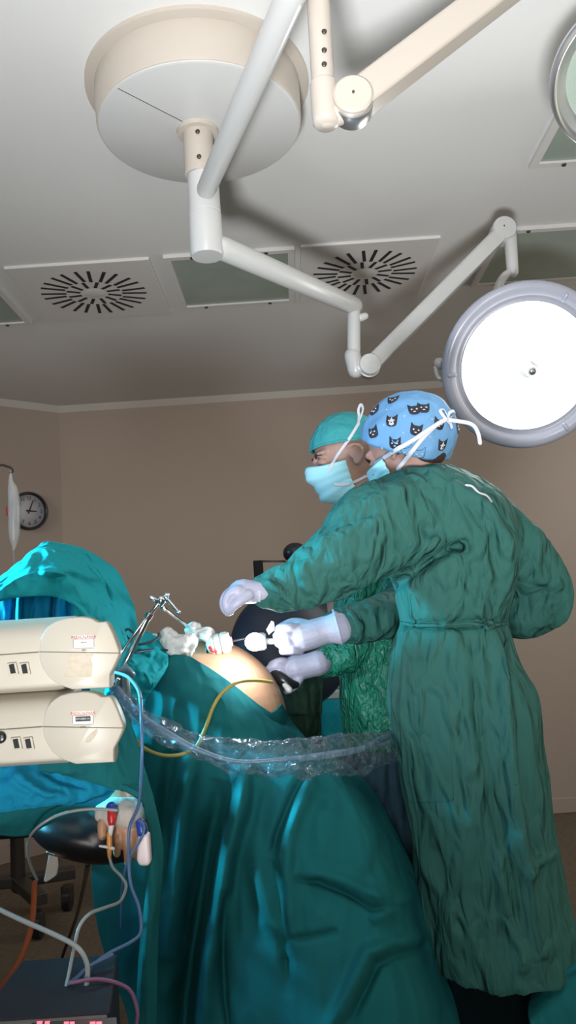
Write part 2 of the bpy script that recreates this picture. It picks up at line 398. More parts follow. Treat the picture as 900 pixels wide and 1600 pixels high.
clight(.95, 1.9, 3.13, 3.70, 'unlit green glass ceiling light above the big lit operating lamp')
clight(.93, 1.55, 1.95, 2.66, 'unlit green glass ceiling light beside the small silver-rimmed lamp head')
clight(-1.85, -1.2, 3.2, 3.80, 'unlit ceiling light at the frame edge above the wall clock')

# ------------------------------------------------------------------ ceiling mount and booms
CX, CY = -.178, 2.13
t = thing('ceiling_mount', (CX, CY, H), 'big round cream ceiling mount drum with a short column carrying the lamp booms', 'lamp mount')
MB().lathe([(.318, 0), (.318, -.012), (.30, -.016)], (CX, CY, H), (0, 0, 1), 96).build('ceiling_ring', m_cream, t, sharp=30)
MB().lathe([(.292, -.014), (.290, -.12), (.288, -.126), (.284, -.127)], (CX, CY, H), (0, 0, 1), 96, cap=False).build('drum_side', [m_cream], t, sharp=50)
MB().lathe([(.286, -.124), (.285, -.130), (.279, -.133), (.001, -.133)], (CX, CY, H), (0, 0, 1), 96, cap=False).build('drum_cover', [m_white], t, sharp=50)
MB().box((-.001, -.28, -.1336), (.001, -.05, -.1325), Matrix.Translation((CX, CY, H)) @ Matrix.Rotation(-.75, 4, 'Z')).build('cover_seam', m_screw, t, smooth=False)
MB().lathe([(.06, -.132), (.058, -.145), (.043, -.146), (.043, -.27), (.041, -.272)], (CX-.008, CY, H), (0, 0, 1), 40).build('column', m_cream, t, sharp=40)
MB().lathe([(.041, -.272), (.044, -.275), (.045, -.385), (.043, -.387), (.043, -.389), (.046, -.391), (.047, -.505), (.043, -.513), (.001, -.514)], (CX, CY, H), (0, 0, 1), 40).build('hub', m_white, t, sharp=40)
for z in (2.735, 2.66):
    MB().lathe([(.006, 0), (.0065, .003), (.002, .004)], (CX-.004, CY-.044, z), (0, -1, 0), 12).build('screw', m_screw, t)
# boom toward the viewer's side
ZB = 2.565
t = thing('lamp_boom', (CX, CY, ZB), 'long white tube boom rising from the ceiling mount over the room and out of frame', 'lamp arm')
pend = Vector((.10, 1.33, ZB)); pst = Vector((CX+.012, CY-.05, ZB-.005))
p2 = Vector((.118, 1.27, ZB))
MB().tube([pst, pst+(pend-pst)*.5, pend], [.027, .029, .030], 32).build('tube', m_white, t)
# lamp 2: down tube, joint, spring arm
Yc = 1.42
t = thing('spring_arm', W(508, 100, Yc), 'cream spring arm with round elbow joint and dark band near the top edge', 'lamp arm')
a = W(493, -60, Yc); b = W(505, 130, Yc); c = W(510, 192, Yc)
MB().tube([a, b], [.0225, .0225], 32, caps='flat').build('down_tube', m_cream, t, sharp=60)
MB().tube([b+(c-b)*.02, b+(c-b)*.75, c, c+(c-b)*.08], [.026, .027, .026, .021], 32, caps='flat').build('elbow_housing', m_cream, t, sharp=60)
for y in (50, 79, 101, 123):
    MB().lathe([(.0048, 0), (.0052, .002), (.0015, .0025)], W(506.5, y, Yc-.0225), (0, -1, 0), 12).build('screw', m_screw, t)
jc = W(550, 162, Yc)
MB().lathe([(.001, -.034), (.034, -.034), (.038, -.03), (.038, .03), (.034, .034), (.001, .034)], jc, (0, 1, 0), 48, cap=False).build('joint_disc', m_cream, t, sharp=40)
MB().tube([c+Vector((0, 0, .012)), jc+Vector((0, 0, -.012))], [.022, .022], 24).build('joint_link', m_cream, t)
MB().lathe([(.0385, -.020), (.0392, -.019), (.0392, .019), (.0385, .020)], jc+Vector((0, 0, -.004)), (0, 1, 0), 48).build('dark_band', m_alu, t, sharp=40)
MB().lathe([(.0025, 0), (.0025, .003)], jc+Vector((0, -.0335, 0)), (0, -1, 0), 10).build('pin', m_screw, t)
e = W(860, -75, Yc+.1); arm = MB(); dirv = (e-jc).normalized(); up = dirv.cross(Vector((0, 1, 0))).normalized()
prof = [(-.028, -.036), (.028, -.036), (.031, -.02), (.031, .022), (.022, .034), (-.022, .034), (-.031, .022), (-.031, -.02)]
arm.poly([jc + dirv*.0 + Vector((0, 1, 0))*a_ + up*b_*.92 for a_, b_ in prof], e-jc)
arm.build('arm', m_cream, t, bevel=.006)
# boom 2 to the lit lamp
ZL = 2.42
t = thing('lamp_boom', (CX, CY, ZL), 'white tube boom from the ceiling mount down to the lit operating lamp elbow', 'lamp arm')
q1 = Vector((CX+.04, CY+.02, ZL)); q2 = C(553, 478, ZL)
MB().tube([q1, q2], [.034, .031], 32).build('tube', m_white, t)
yb = q2.y; q3 = W(553, 560, yb)
MB().tube([q2+Vector((0, 0, .004)), q3], [.0235, .0225], 28).build('down_tube', m_white, t)
MB().tube([W(562, 497, yb), W(570, 494, yb)], [.014, .013], 16).build('knob', m_white, t)
jd = W(577, 573, yb)
t = thing('spring_arm', jd, 'long slender white spring arm rising from its elbow up to the big lit lamp', 'lamp arm')
MB().tube([W(551, 556, yb), W(556, 578, yb)], [.029, .028], 28).tube([W(556, 576, yb), jd], [.028, .028], 24).build('elbow_housing', m_white, t)
MB().lathe([(.001, -.036), (.034, -.036), (.037, -.032), (.037, .03), (.001, .032)], jd, (0, 1, 0), 48, cap=False).build('joint_disc', m_white, t, sharp=40)
MB().lathe([(.0375, -.016), (.038, -.015), (.038, .015), (.0375, .016)], jd+Vector((-.002, 0, -.004)), (0, 1, 0), 40).build('dark_band', m_alu, t, sharp=40)
YE = 2.78; je = W(785, 362, YE); dv = (je-jd).normalized(); up = dv.cross(Vector((0, 1, 0))).normalized()
ar = MB(); ar.poly([jd+dv*.02+Vector((0, a_, 0))+up*b_*.8 for a_, b_ in prof], (je-jd)*.96)
ar.build('arm', m_white, t, bevel=.006)
MB().lathe([(.001, -.038), (.040, -.038), (.043, -.034), (.043, .034), (.001, .036)], je, (0, 1, 0), 48, cap=False).build('end_disc', m_white, t, sharp=40)
MB().lathe([(.0025, 0), (.0025, .003)], je+Vector((-.003, -.0375, .004)), (0, -1, 0), 10).build('pin', m_screw, t)
# the lit lamp head
LC = W(822, 573, 2.66)
camd = (EYEV-LC).normalized(); LN = (camd + Vector((.20, .04, -.16))).normalized()
t = thing('operating_lamp', LC, 'large round lit operating lamp with grey rim and central handle', 'operating lamp')
ql = Vector((0, 0, 1)).rotation_difference(LN)
R = .275
MB().lathe([(.20, -.10), (.250, -.075), (.279, -.03), (.286, 0), (.284, .014), (.268, .023), (.250, .019), (.240, .008), (.230, -.002), (.218, .004)], LC, LN, 96, cap=False).build('rim', m_lampring, t)
MB().lathe([(.001, -.115), (.11, -.112), (.18, -.10), (.205, -.095)], LC, LN, 64, cap=False).build('back_shell', m_lampring, t)
MB().lathe([(.222, -.004), (.18, .006), (.10, .012), (.02, .014), (.001, .014)], LC, LN, 96, cap=False).build('lens', m_lens, t)
for k in range(3):
    a = 2*math.pi*k/3+.95; d = ql @ Vector((math.cos(a), math.sin(a), 0))
    MB().tube([LC+d*.243+LN*.018, LC+d*.262+LN*.022], [.007, .007], 10).build('rim_clip', m_lampring, t)
hh = MB().lathe([(.038, .010), (.038, .026), (.032, .034), (.022, .032), (.019, .036), (.017, .05), (.019, .085), (.016, .095), (.010, .098), (.001, .098)], LC, LN, 32, cap=False).build('handle', m_handle, t)
MB().lathe([(.0, .0985), (.011, .0985), (.011, .100), (.0, .1002)], LC, LN, 24, cap=False).build('handle_cap', m_alu, t)
MB().box((-.006, -.008, .011), (.006, .008, .0165), Matrix.Translation(LC+ql @ Vector((0, 0, 0))+W(802, 567, 2.66)-LC) @ ql.to_matrix().to_4x4()).build('sensor', m_handle, t)
# side knob and yoke
kn = W(686, 568, 2.74)
MB().tube([kn+Vector((.05, .03, 0)), kn], [.018, .021], 20).build('side_knob', m_white, t)
MB().tube(wp([(700, 596, 2.74), (685, 590, 2.74), (680, 575, 2.74)]), [.008]*3, 12, sub=5).build('side_handle', m_white, t)
u1 = je+Vector((.02, 0, 0))
MB().tube([W(797, 368, YE), W(801, 425, YE)], [.0235, .021], 24).build('yoke_tube', m_white, t)
MB().tube(wp([(804, 424, YE), (790, 430, YE), (779, 448, YE+.01), (774, 478, YE+.03), (772, 520, YE+.05), (790, 570, YE+.05)]), [.014, .015, .016, .018, .02, .02], 20, sub=5).build('yoke', m_white, t)
li = bpy.data.lights.new('operating_lamp_light', 'AREA'); li.shape = 'DISK'; li.size = .40; li.energy = 6; li.color = (1, .99, .96)
lo = bpy.data.objects.new('operating_lamp_light', li); COL.objects.link(lo); lo.location = LC+LN*.03
lo.rotation_euler = (-LN).to_track_quat('Z', 'Y').to_euler(); lo.rotation_euler = LN.to_track_quat('-Z', 'Y').to_euler()
lo.visible_camera = True
lo.parent = t; lo.location = lo.location-LC
# second lamp head at the frame's edge
L2 = W(968, 112, 1.75); n2 = Vector((.38, -.52, -.62)).normalized(); n2 = Vector((-.05, -.62, -.72)).normalized()
t = thing('operating_lamp', L2, 'small silver-rimmed lamp head cut by the frame edge near the top', 'operating lamp')
MB().lathe([(.02, -.10), (.09, -.085), (.14, -.05), (.162, 0), (.166, .012), (.160, .016)], L2, n2, 72, cap=False).build('shell', m_lampring, t)
MB().lathe([(.163, .012), (.168, .03), (.164, .055), (.160, .056), (.145, .02), (.122, .004)], L2, n2, 72, cap=False).build('silver_band', m_alu, t)
MB().lathe([(.126, .006), (.10, .009), (.001, .011)], L2, n2, 64, cap=False).build('lens', m_glassg, t)
MB().tube([L2-n2*.08, L2-n2*.08+Vector((-.02, .03, .22)), W(900, -60, 1.6)], [.02, .02, .02], 20, sub=4).build('neck', m_white, t)
for nm, en, col in (('field_light', 26, (.80, .92, 1)),):
    sp = bpy.data.lights.new(nm, 'SPOT'); sp.energy = en*.62; sp.color = col; sp.spot_size = math.radians(34); sp.spot_blend = .5; sp.shadow_soft_size = .1
    so = bpy.data.objects.new(nm, sp); COL.objects.link(so); so.location = L2+n2*.08
    tg = W(380, 1010, 1.95); so.rotation_euler = (tg-so.location).to_track_quat('-Z', 'Y').to_euler()

# ------------------------------------------------------------------ wall clock and drip
CD = (W(43.5, 799, 5.0)); k_ = ((CD-Vector((-2.9, 4.18, CD.z))).dot(cn)); d0 = (CD-EYEV)
s_ = ((Vector((-2.9, 4.18, 0))-EYEV).dot(cn))/(d0.dot(cn)); CD = EYEV+d0*s_+cn*.001
t = thing('wall_clock', CD, 'round black-rimmed wall clock showing five past three, partly behind the drip bag', 'clock')
SCL = (CD-EYEV).length/F; RC = 28.5*SCL
MB().lathe([(RC, 0), (RC, .03), (RC*.97, .038), (RC*.90, .038), (RC*.86, .022), (RC*.86, .0)], CD, cn, 64, cap=False).build('rim', m_black, t)
MB().lathe([(RC*.87, .0), (RC*.87, .018), (.0, .0181)], CD, cn, 48, cap=False).build('face', m_clockf, t)
xa = cd; za = Vector((0, 0, 1))
for h_ in range(1, 13):
    a = math.radians(90-30*h_)
    text(str(h_), RC*.26, CD+cn*.02+xa*math.cos(a)*RC*.66+za*math.sin(a)*RC*.66, xa, za, m_ink, t, 'numeral')
def hand(a, l, w, nm):
    a = math.radians(90-a); d = xa*math.cos(a)+za*math.sin(a); s = xa*-math.sin(a)+za*math.cos(a); b = CD+cn*.022
    MB().poly([b-d*.02-s*w, b-d*.02+s*w, b+d*l+s*w*.6, b+d*l-s*w*.6], cn*.002).build(nm, m_ink, t, smooth=False)
hand(92, RC*.4, .006, 'hour_hand'); hand(22, RC*.62, .0045, 'minute_hand')
YI = 2.6
t = thing('drip_stand', (W(-40, 900, YI).x, YI, 0), 'thin chrome drip stand hook in front of the wall clock', 'drip stand')
hx = W(-40, 900, YI).x
MB().tube([(hx, YI, .02), (hx, YI, 1.93)], [.011, .010], 16).build('pole', m_chrome, t)
MB().tube([Vector((hx, YI, 1.92))]+wp([(0, 727, YI), (8, 728, YI), (17, 731, YI), (20, 736, YI), (16, 739, YI)]), [.004]*6, 8, sub=4).build('hook', m_steel, t)
for k in range(5):
    a = 2*math.pi*k/5; MB().tube([(hx, YI, .05), (hx+.26*math.cos(a), YI+.26*math.sin(a), .03)], [.014, .012], 10).build('foot', m_steel, t)
t = thing('drip_bag', W(20, 740, YI), 'clear fluid bag hanging edge-on from the thin hook in front of the clock', 'drip bag')
rows = [(17, 736, 1.5), (17, 752, 4), (20, 765, 8), (22, 790, 9.5), (22, 820, 9.5), (22, 840, 8), (22, 852, 4), (21, 860, 1.6)]
MB().tube([W(a_, b_, YI) for a_, b_, c_ in rows], [c_*YI/F for a_, b_, c_ in rows], 20, sub=4).build('bag', m_bag, t)
MB().tube(wp([(21, 860, YI), (22, 885, YI), (21, 930, YI+.05)]), [.002]*3, 8, sub=4).build('line', m_tube, t)
MB().tube(wp([(12, 795, YI+.02), (13, 803, YI+.02), (16, 808, YI+.02)]), [.006, .007, .005], 10).build('roller_clamp', m_redp, t)

# ------------------------------------------------------------------ people
def ax(fwd, up):
    f = Vector(fwd).normalized(); u = Vector(up); u = (u-f*u.dot(f)).normalized(); l = u.cross(f); return Matrix((f, l, u)).transposed()
def head_parts(mb, c, M, s=1.0, jaw=1.0):
    T = lambda p: c+M @ (Vector(p)*s)
    E = lambda p, r: mb.ell(T(p), [q*s for q in r], M)
    E((-.012, 0, .03), (.098, .076, .088)); E((.022, 0, -.028), (.072, .060*jaw, .078)); E((.042, 0, -.075), (.045, .043*jaw, .034))
    E((.070, 0, -.098), (.020, .022, .018)); E((-.02, 0, -.03), (.07, .058, .06))
    for q in (-1, 1):
        E((.070, .030*q, .026), (.022, .026, .010)); E((.064, .042*q, -.028), (.026, .022, .022)); E((.078, .031*q, .002), (.014, .017, .011))
        ear = [(-.006, .073, .016), (.002, .079, .024), (-.012, .086, .028), (-.026, .090, .018), (-.028, .089, 0), (-.018, .083, -.018), (-.006, .076, -.026), (0, .074, -.014)]
        mb.tube([T((a_, b_*q, c_-.008)) for a_, b_, c_ in ear], [v*s for v in (.0045, .005, .005, .0055, .0055, .006, .006, .004)], 8, sub=3)
        E((-.014, .074*q, -.008), (.015, .006, .024)); E((.003, .074*q, -.006), (.005, .006, .008))
    mb.tube([T((.088, 0, .018)), T((.097, 0, -.004)), T((.104, 0, -.026))], [.010*s, .010*s, .012*s], 12)
    for q in (-1, 1): E((.098, .012*q, -.033), (.010, .008, .008))
    E((.090, 0, -.058), (.012, .024, .006)); E((.088, 0, -.069), (.011, .021, .007))
    return T
def cap_mesh(c, M, rad, tilt, lat, name, puff=.003, seed=0, off=(0, 0, 0)):
    """soft cap: from the crown down to the edge latitude, tilted backward"""
    T = Matrix.Rotation(-tilt, 3, 'Y'); v = []; nu, nv = 72, 34
    for i in range(nv+1):
        th = lat*i/nv
        for j in range(nu):
            a = 2*math.pi*j/nu
            d = T @ Vector((math.sin(th)*math.cos(a), math.sin(th)*math.sin(a), math.cos(th)))
            p = Vector((d.x*rad[0], d.y*rad[1], d.z*rad[2]))+Vector(off)
            q = d*2.2+Vector((seed, 0, 0)); p += d*(puff*(noise.noise(q*1.4)*1.2+noise.noise(Vector((math.cos(a)*5, math.sin(a)*5, i*.08+seed)))*1.0*(i/nv)))
            if i == nv: p *= .985
            v.append(c+M @ p)
    f = [(i*nu+j, (i+1)*nu+j, (i+1)*nu+(j+1) % nu, i*nu+(j+1) % nu) for i in range(nv) for j in range(nu)]
    me = bpy.data.meshes.new(name); me.from_pydata(v, [], f); return me
def mask_mesh(c, M, s, name):
    v = []; nu, nv = 40, 24
    for i in range(nv+1):
        for j in range(nu+1):
            t_ = i/nv; a = (j/nu-.5)*math.radians(172); top = 1-t_
            ca, sa = math.cos(a), math.sin(a)
            x = .030+(abs(ca)**.72)*(.084-.012*t_+.017*math.exp(-((t_-.22)/.2)**2)*max(ca, 0)**4) - .020*abs(sa)**2
            y = sa*(.077-.006*t_)
            z = -.014-.108*t_ + .004*abs(sa)+ (.016*max(ca, 0)**6*top) - (.0 if t_ < .5 else 0)
            if t_ > .75: x -= .05*((t_-.75)/.25)**2*max(ca, 0)
            pleat = .0018*math.sin(t_*26)
            z += 0; x += pleat*ca; y += pleat*sa
            z += .022*abs(sa)**3*(t_*1.4-.3)
            v.append(c+M @ (Vector((x, y, z))*s))
    w = nu+1; f = [(i*w+j, i*w+j+1, (i+1)*w+j+1, (i+1)*w+j) for i in range(nv) for j in range(nu)]
    me = bpy.data.meshes.new(name); me.from_pydata(v, [], f); return me
def rings(mb, l, Y0, n=40):
    """closed loft: (cx, py, halfwidth px, half depth m[, Y])"""
    v = []; l = resample_rings(l)
    for r in l:
        Yr = Y0+(r[4] if len(r) > 4 else 0)
        for j in range(n):
            a = 2*math.pi*j/n; p = W(r[0], r[1], Yr); hw = r[2]*Yr/F
            v.append(p+Vector((hw*math.cos(a), r[3]*math.sin(a), -.065*hw*math.cos(a)*0)))
    m = len(l); f = [(i*n+j, i*n+(j+1) % n, (i+1)*n+(j+1) % n, (i+1)*n+j) for i in range(m-1) for j in range(n)]
    f += [tuple(range(n)), tuple((m-1)*n+j for j in range(n-1, -1, -1))]
    mb.add(v, f)
def resample_rings(l, sub=4):
    A = [np.array(list(r)+[0]*(5-len(r)), float) for r in l]; out = []; k = len(A)
    for i in range(k-1):
        for j in range(sub): out.append(cr(A[max(i-1, 0)], A[i], A[i+1], A[min(i+2, k-1)], j/sub))
    out.append(A[-1]); return out
def to_px(p):
    q = RM.transposed() @ (Vector(p)-EYEV); return 450-F*q.x/q.z, 800+F*q.y/q.z
def gown_mesh(mb, name, folds, vox=.0075, nz=.006, seed=0, scale=(11, 11, 3.2), hemcut=None, it=6):
    me = mb.fused(name, vox, it)
    co = np.array([v.co[:] for v in me.vertices]); P = np.array([to_px(c) for c in co])
    D = folds_depth(P, folds) if folds else np.zeros(len(P))
    nn = [v.normal.copy() for v in me.vertices]
    for v, d, n in zip(me.vertices, D, nn):
        q = Vector((v.co.x*scale[0]+seed, v.co.y*scale[1], v.co.z*scale[2]))
        rr = (1-abs(noise.noise(q))*2.4)*.7 + noise.noise(q*2.3)*.7 + (1-abs(noise.noise(q*1.9+Vector((5, 3, 1))))*2)*.35
        facing = max(0, -n.y)*1.0
        v.co = v.co + n*(nz*(rr-.5)) + n*(d*(.35+.65*facing) if n.y < .2 else 0)
    if hemcut:
        bm = bmesh.new(); bm.from_mesh(me)
        bm.faces.ensure_lookup_table()
        dele = [f for f in bm.faces if hemcut(f.calc_center_median(), f.normal)]
        bmesh.ops.delete(bm, geom=dele, context='FACES'); bm.to_mesh(me); bm.free()
    me.update(); return me
def finger(mb, l, r0, r1): mb.tube(l, [r0+(r1-r0)*i/(len(l)-1) for i in range(len(l))], 12, sub=4)

# --- surgeon in front: cat-print cap, back to us
YA = 1.95
person = thing('person', (W(730, 1000, YA).x, YA, 0), 'person in green gown and blue cat-print cap, back turned, reaching out one gloved hand', 'person')
HC = W(633, 701, YA-.02); MA = ax((-.66, .68, -.36), (-.24, .14, 1))
bd = MB(); head_parts(bd, HC, MA, 1.0)
nk = W(668, 765, YA+.02)
bd.tube([HC+MA @ Vector((-.03, 0, -.04)), W(655, 745, YA), nk], [.052, .055, .062], 20)
rings(bd, [(672, 765, 60, .09), (680, 800, 85, .10), (700, 860, 90, .11), (705, 960, 65, .10), (715, 1060, 85, .11), (740, 1180, 78, .09), (745, 1250, 75, .09)], YA+.02)
for sx, lx in ((-1, 742), (1, 805)):
    foot = W(lx, 1600, YA); bd.tube([W(lx-12, 1200, YA+.02), W(lx, 1420, YA+.02), Vector((foot.x, YA+.02, .28)), Vector((foot.x, YA+.02, .06))], [.078, .055, .05, .042], 16, sub=4)
    bd.ell(Vector((foot.x-.05, YA-.0, .04)), (.12, .045, .04))
bd.tube(wp([(650, 815, YA-.06), (560, 868, YA-.14), (455, 915, YA-.18), (385, 925, YA-.195)]), [.05, .042, .032, .023], 16, sub=4)
bd.tube(wp([(755, 800, YA+.08), (835, 905, YA+.12), (780, 955, YA+.2), (700, 960, YA+.26)]), [.05, .042, .032, .026], 16, sub=4)
link('body', bd.fused('body', .0045, 3), m_skin, person)
# gown
g = MB()
rings(g, [(655, 736, 40, .07, .0), (656, 744, 66, .11), (676, 782, 106, .15), (692, 830, 113, .165), (703, 880, 104, .165), (708, 930, 88, .15), (709, 968, 80, .14),
          (707, 985, 84, .145), (710, 1040, 98, .16), (722, 1100, 112, .17), (738, 1200, 108, .175), (752, 1300, 104, .18), (768, 1400, 107, .185), (780, 1450, 108, .19), (788, 1496, 106, .19)], YA)
YS = YA-.16
ptube(g, [(660, 808, YA-.05, 72), (612, 812, YA-.09, 72), (572, 838, YA-.13, 68), (532, 872, YS, 58), (485, 903, YS-.01, 45), (445, 920, YS-.02, 35), (412, 926, YS-.03, 26)], 28, 5)
ptube(g, [(745, 800, YA+.05, 48), (800, 850, YA+.09, 48), (843, 905, YA+.12, 43), (848, 942, YA+.14, 42), (812, 962, YA+.16, 34), (745, 966, YA+.22, 26), (700, 966, YA+.27, 22)], 24, 5)
gf = [([(640, 745), (690, 790), (720, 850), (760, 920), (775, 965)], 14, -.012, 'r'), ([(700, 750), (760, 800), (790, 850), (792, 910), (785, 965)], 10, .022, 'r'),
      ([(720, 765), (770, 830), (772, 900)], 8, -.014, 'r'), ([(640, 800), (700, 870), (740, 930)], 14, -.010, 'r'), ([(570, 790), (610, 770), (660, 765)], 12, .012, 'r'),
      ([(500, 830), (560, 800), (600, 790)], 14, -.012, 'r'), ([(585, 940), (640, 895), (700, 856), (738, 850)], 9, -.038, 'r'), ([(600, 900), (650, 866), (700, 838)], 14, .016, 'r'), ([(440, 900), (520, 880), (600, 860)], 12, .008, 'r'),
      ([(410, 905), (440, 925), (470, 955)], 7, .012, 'r'), ([(425, 900), (445, 915), (455, 935)], 6, -.01, 'r'),
      ([(628, 972), (660, 976), (720, 976), (792, 972)], 7, -.022, 'r'), ([(630, 985), (650, 1060), (655, 1150)], 10, .012, 'r'), ([(770, 980), (785, 1080), (800, 1250), (830, 1400), (850, 1500)], 11, .020, 'r'),
      ([(735, 985), (745, 1100), (770, 1250), (800, 1380), (815, 1500)], 10, -.014, 'r'), ([(790, 1000), (815, 1100), (825, 1250), (850, 1400)], 9, -.016, 'r'), ([(800, 1300), (780, 1360), (800, 1440), (820, 1520)], 9, .014, 'r'),
      ([(660, 1350), (690, 1400), (720, 1500)], 10, .010, 'r'), ([(870, 1330), (840, 1350), (815, 1370)], 8, .014, 'r'), ([(675, 1320), (690, 1360), (685, 1410)], 8, -.012, 'r'),
      ([(850, 850), (870, 900), (850, 940)], 9, -.012, 'r'), ([(810, 940), (860, 930), (890, 925)], 7, -.015, 'r'), ([(600, 830), (660, 850), (700, 850)], 16, .010, 'r')]
hz = lambda c, n: n.z < -.6 and to_px(c)[1] > 1470
gf = [(a_, b_, c_*(1.2 if a_[0][1] < 1200 else .9), d_) for a_, b_, c_, d_ in gf]
gm = gown_mesh(g, 'gown', gf, .0065, .009, 3, hemcut=hz, it=8)
gown = link('gown', gm, m_gown, person)
gb = bvh_of(gown)
tr_ = MB()
for lx in (752, 800):
    f_ = W(lx, 1600, YA); tr_.tube([W(lx-8, 1380, YA+.02), Vector((f_.x, YA+.02, .35)), Vector((f_.x, YA+.02, .12))], [.088, .078, .07], 20, sub=4)
link('trousers', tr_.fused('trousers', .007, 4, lambda c, n: n*.006*noise.noise(Vector((c.x*16, c.y*16, c.z*6)))), m_trouser, person)
# sewn panel on the gown's side, belt
beltp = [on(gb, x, y, .003, YA-.12) for x, y in ((628, 973), (650, 977), (690, 977), (730, 974), (760, 977), (790, 975))]
MB().tube(beltp, [.0042]*6, 8, sub=5).build('belt', m_gown, person)
MB().tube([on(gb, 757, 975, .004), on(gb, 766, 972, .008), on(gb, 770, 978, .006), on(gb, 762, 983, .004), on(gb, 757, 976, .005)], [.005]*5, 8, sub=4).build('belt_knot', m_gown, person)
MB().tube([on(gb, x, y, .002, YA-.1) for x, y in ((790, 975), (792, 1000), (786, 1030), (795, 1060))], [.003]*4, 8, sub=4).build('belt_tail', m_gown, person)
for sl_ in (((698, 1085), (702, 1130), (705, 1190), (708, 1250)), ((640, 1252), (670, 1253), (708, 1250)), ((735, 1000), (745, 1100), (760, 1250), (775, 1380), (790, 1500))):
    MB().tube([on(gb, x, y, .0002, YA-.1) for x, y in resample(sl_, 14)], [.0011]*14, 6).build('seam', m_gown, gown)
MB().tube([on(gb, x, y, .002, YA) for x, y in ((728, 758), (738, 760), (748, 770), (760, 774), (768, 784))], [.0028]*5, 8, sub=3, flat=.4, up=(0, 1, 0)).build('neck_tie', m_tie, gown)
# cap with printed cats
capm = cap_mesh(HC, MA, (.126, .120, .106), .92, math.radians(104), 'cap', .004, 2, off=(-.020, 0, .020))
capo = link('cap', capm, [m_cap2, m_catdark, m_catlight], person)
cb = bvh_of(capo)
def cat(mb, px, py, size, rot, light):
    d = ray(px, py).normalized(); h = cb.ray_cast(EYEV, d)
    if h[0] is None: return
    c0, n0 = h[0], h[1]
    if n0.dot(d) > 0: n0 = -n0
    x = Vector((1, 0, 0)); x = (x-n0*x.dot(n0)).normalized(); y = n0.cross(x)
    if y.z < 0: y = -y
    cr_, sr_ = math.cos(rot), math.sin(rot)
    def put(pts, lift, mi):
        vs = []
        for a_, b_ in pts:
            a_, b_ = a_*cr_-b_*sr_, a_*sr_+b_*cr_
            q = c0+x*a_*size+y*b_*size+n0*.03; hh = cb.ray_cast(q, -n0)
            if hh[0] is None: return
            vs.append(hh[0]+n0*lift)
        mb.add([sum(vs, Vector())/len(vs)]+vs, [(0, i+1, (i+1) % len(vs)+1) for i in range(len(vs))], mi)
    circ = lambda cx, cy, rx, ry, n=12: [(cx+rx*math.cos(2*math.pi*i/n), cy+ry*math.sin(2*math.pi*i/n)) for i in range(n)]
    out = [(-.5, -.1), (-.42, -.4), (-.2, -.52), (.2, -.52), (.42, -.4), (.5, -.1), (.52, .55), (.22, .32), (-.22, .32), (-.52, .55)]
    put(out, .0012, 1)
    if light: put([(0, .3), (.14, 0), (.24, -.35), (0, -.45), (-.24, -.35), (-.14, 0)], .0019, 2); put(circ(0, -.2, .07, .05), .0026, 1)
    for q in (-1, 1): put(circ(.22*q, -.02, .08, .07), .0024, 2)
    if not light: put(circ(0, -.25, .12, .05), .0024, 2)
cm = MB()
for c_ in [(585, 641, 0), (612, 657, 1), (583, 675, 0), (614, 624, 0), (647, 640, 0), (662, 637, 0), (650, 671, 0), (617, 692, 0), (691, 695, 1), (655, 708, 0), (686, 662, 0), (700, 727, 0), (562, 668, 0), (636, 705, 0), (715, 668, 0)]:
    cat(cm, c_[0], c_[1], .027, random.uniform(-.3, .3), c_[2])
for c_ in [(597, 700), (600, 664), (630, 676), (632, 650), (672, 682), (675, 655), (604, 640), (640, 690)]:
    d = ray(*c_).normalized(); h = cb.ray_cast(EYEV, d)
    if h[0]: cm.ell(h[0]-d*.0005, (.0018, .0008, .0018), mi=2, nu=8, nv=5)
bmx = bmesh.new(); bmx.from_mesh(capm); cmm = cm.mesh('cats'); bmx.from_mesh(cmm); bmx.to_mesh(capm); bmx.free()
for p in capm.polygons: p.use_smooth = True
sol = capo.modifiers.new('thickness', 'SOLIDIFY'); sol.thickness = .0008
# hair at nape, mask, ties
hm = MB(); T = lambda p: HC+MA @ Vector(p)
hm.ell(T((-.060, 0, -.045)), (.036, .054, .034), MA); hm.ell(T((-.02, .066, -.004)), (.030, .014, .026), MA); hm.ell(T((-.02, -.066, -.004)), (.030, .014, .026), MA)
link('hair', hm.fused('hair', .004, 3), m_hair, person)
for q in (-1, 1): MB().ell(T((.079, .031*q, .001)), (.011, .012, .011), MA).build('eye', m_eye, person)
for q in (-1, 1): MB().tube([T((.086, .018*q, .022)), T((.088, .032*q, .027)), T((.078, .046*q, .023))], [.003, .0035, .002], 8, sub=3).build('eyebrow', m_hair, person)
mo = link('mask', mask_mesh(HC, MA, 1.0, 'mask'), m_mask, person); s_ = mo.modifiers.new('t', 'SOLIDIFY'); s_.thickness = .0015
hb = bvh_of(capo, [o for o in person.children if o.name.startswith('body')][0], mo)
def strap(l, parent, w=.0055, m=m_tie, bvh=hb, name='mask_tie', lift=.004, dY=YA-.1):
    pts = [on(bvh, x, y, lift, dY) for x, y in l]
    for i in range(len(pts)):                                     # carry depth over gaps
        d = ray(*l[i]).normalized()
        if bvh.ray_cast(EYEV, d)[0] is None:
            k = min((j for j in range(len(pts)) if bvh.ray_cast(EYEV, ray(*l[j]).normalized())[0] is not None), key=lambda j: abs(j-i), default=None)
            if k is not None: pts[i] = W(*l[i], pts[k].y)
    MB().tube(pts, [w]*len(pts), 10, sub=4, flat=.35, up=(0, 1, 0)).build(name, m, parent)
def interp(l, n=8): return [tuple(q) for q in resample(l, n)]
strap(interp([(587, 724), (615, 705), (645, 688), (675, 668), (697, 655)]), mo)
strap(interp([(622, 733), (640, 710), (660, 685), (680, 665), (697, 655)]), mo)
strap([(697, 655), (690, 646), (688, 641), (694, 640), (700, 652)], mo, .004, name='tie_bow')
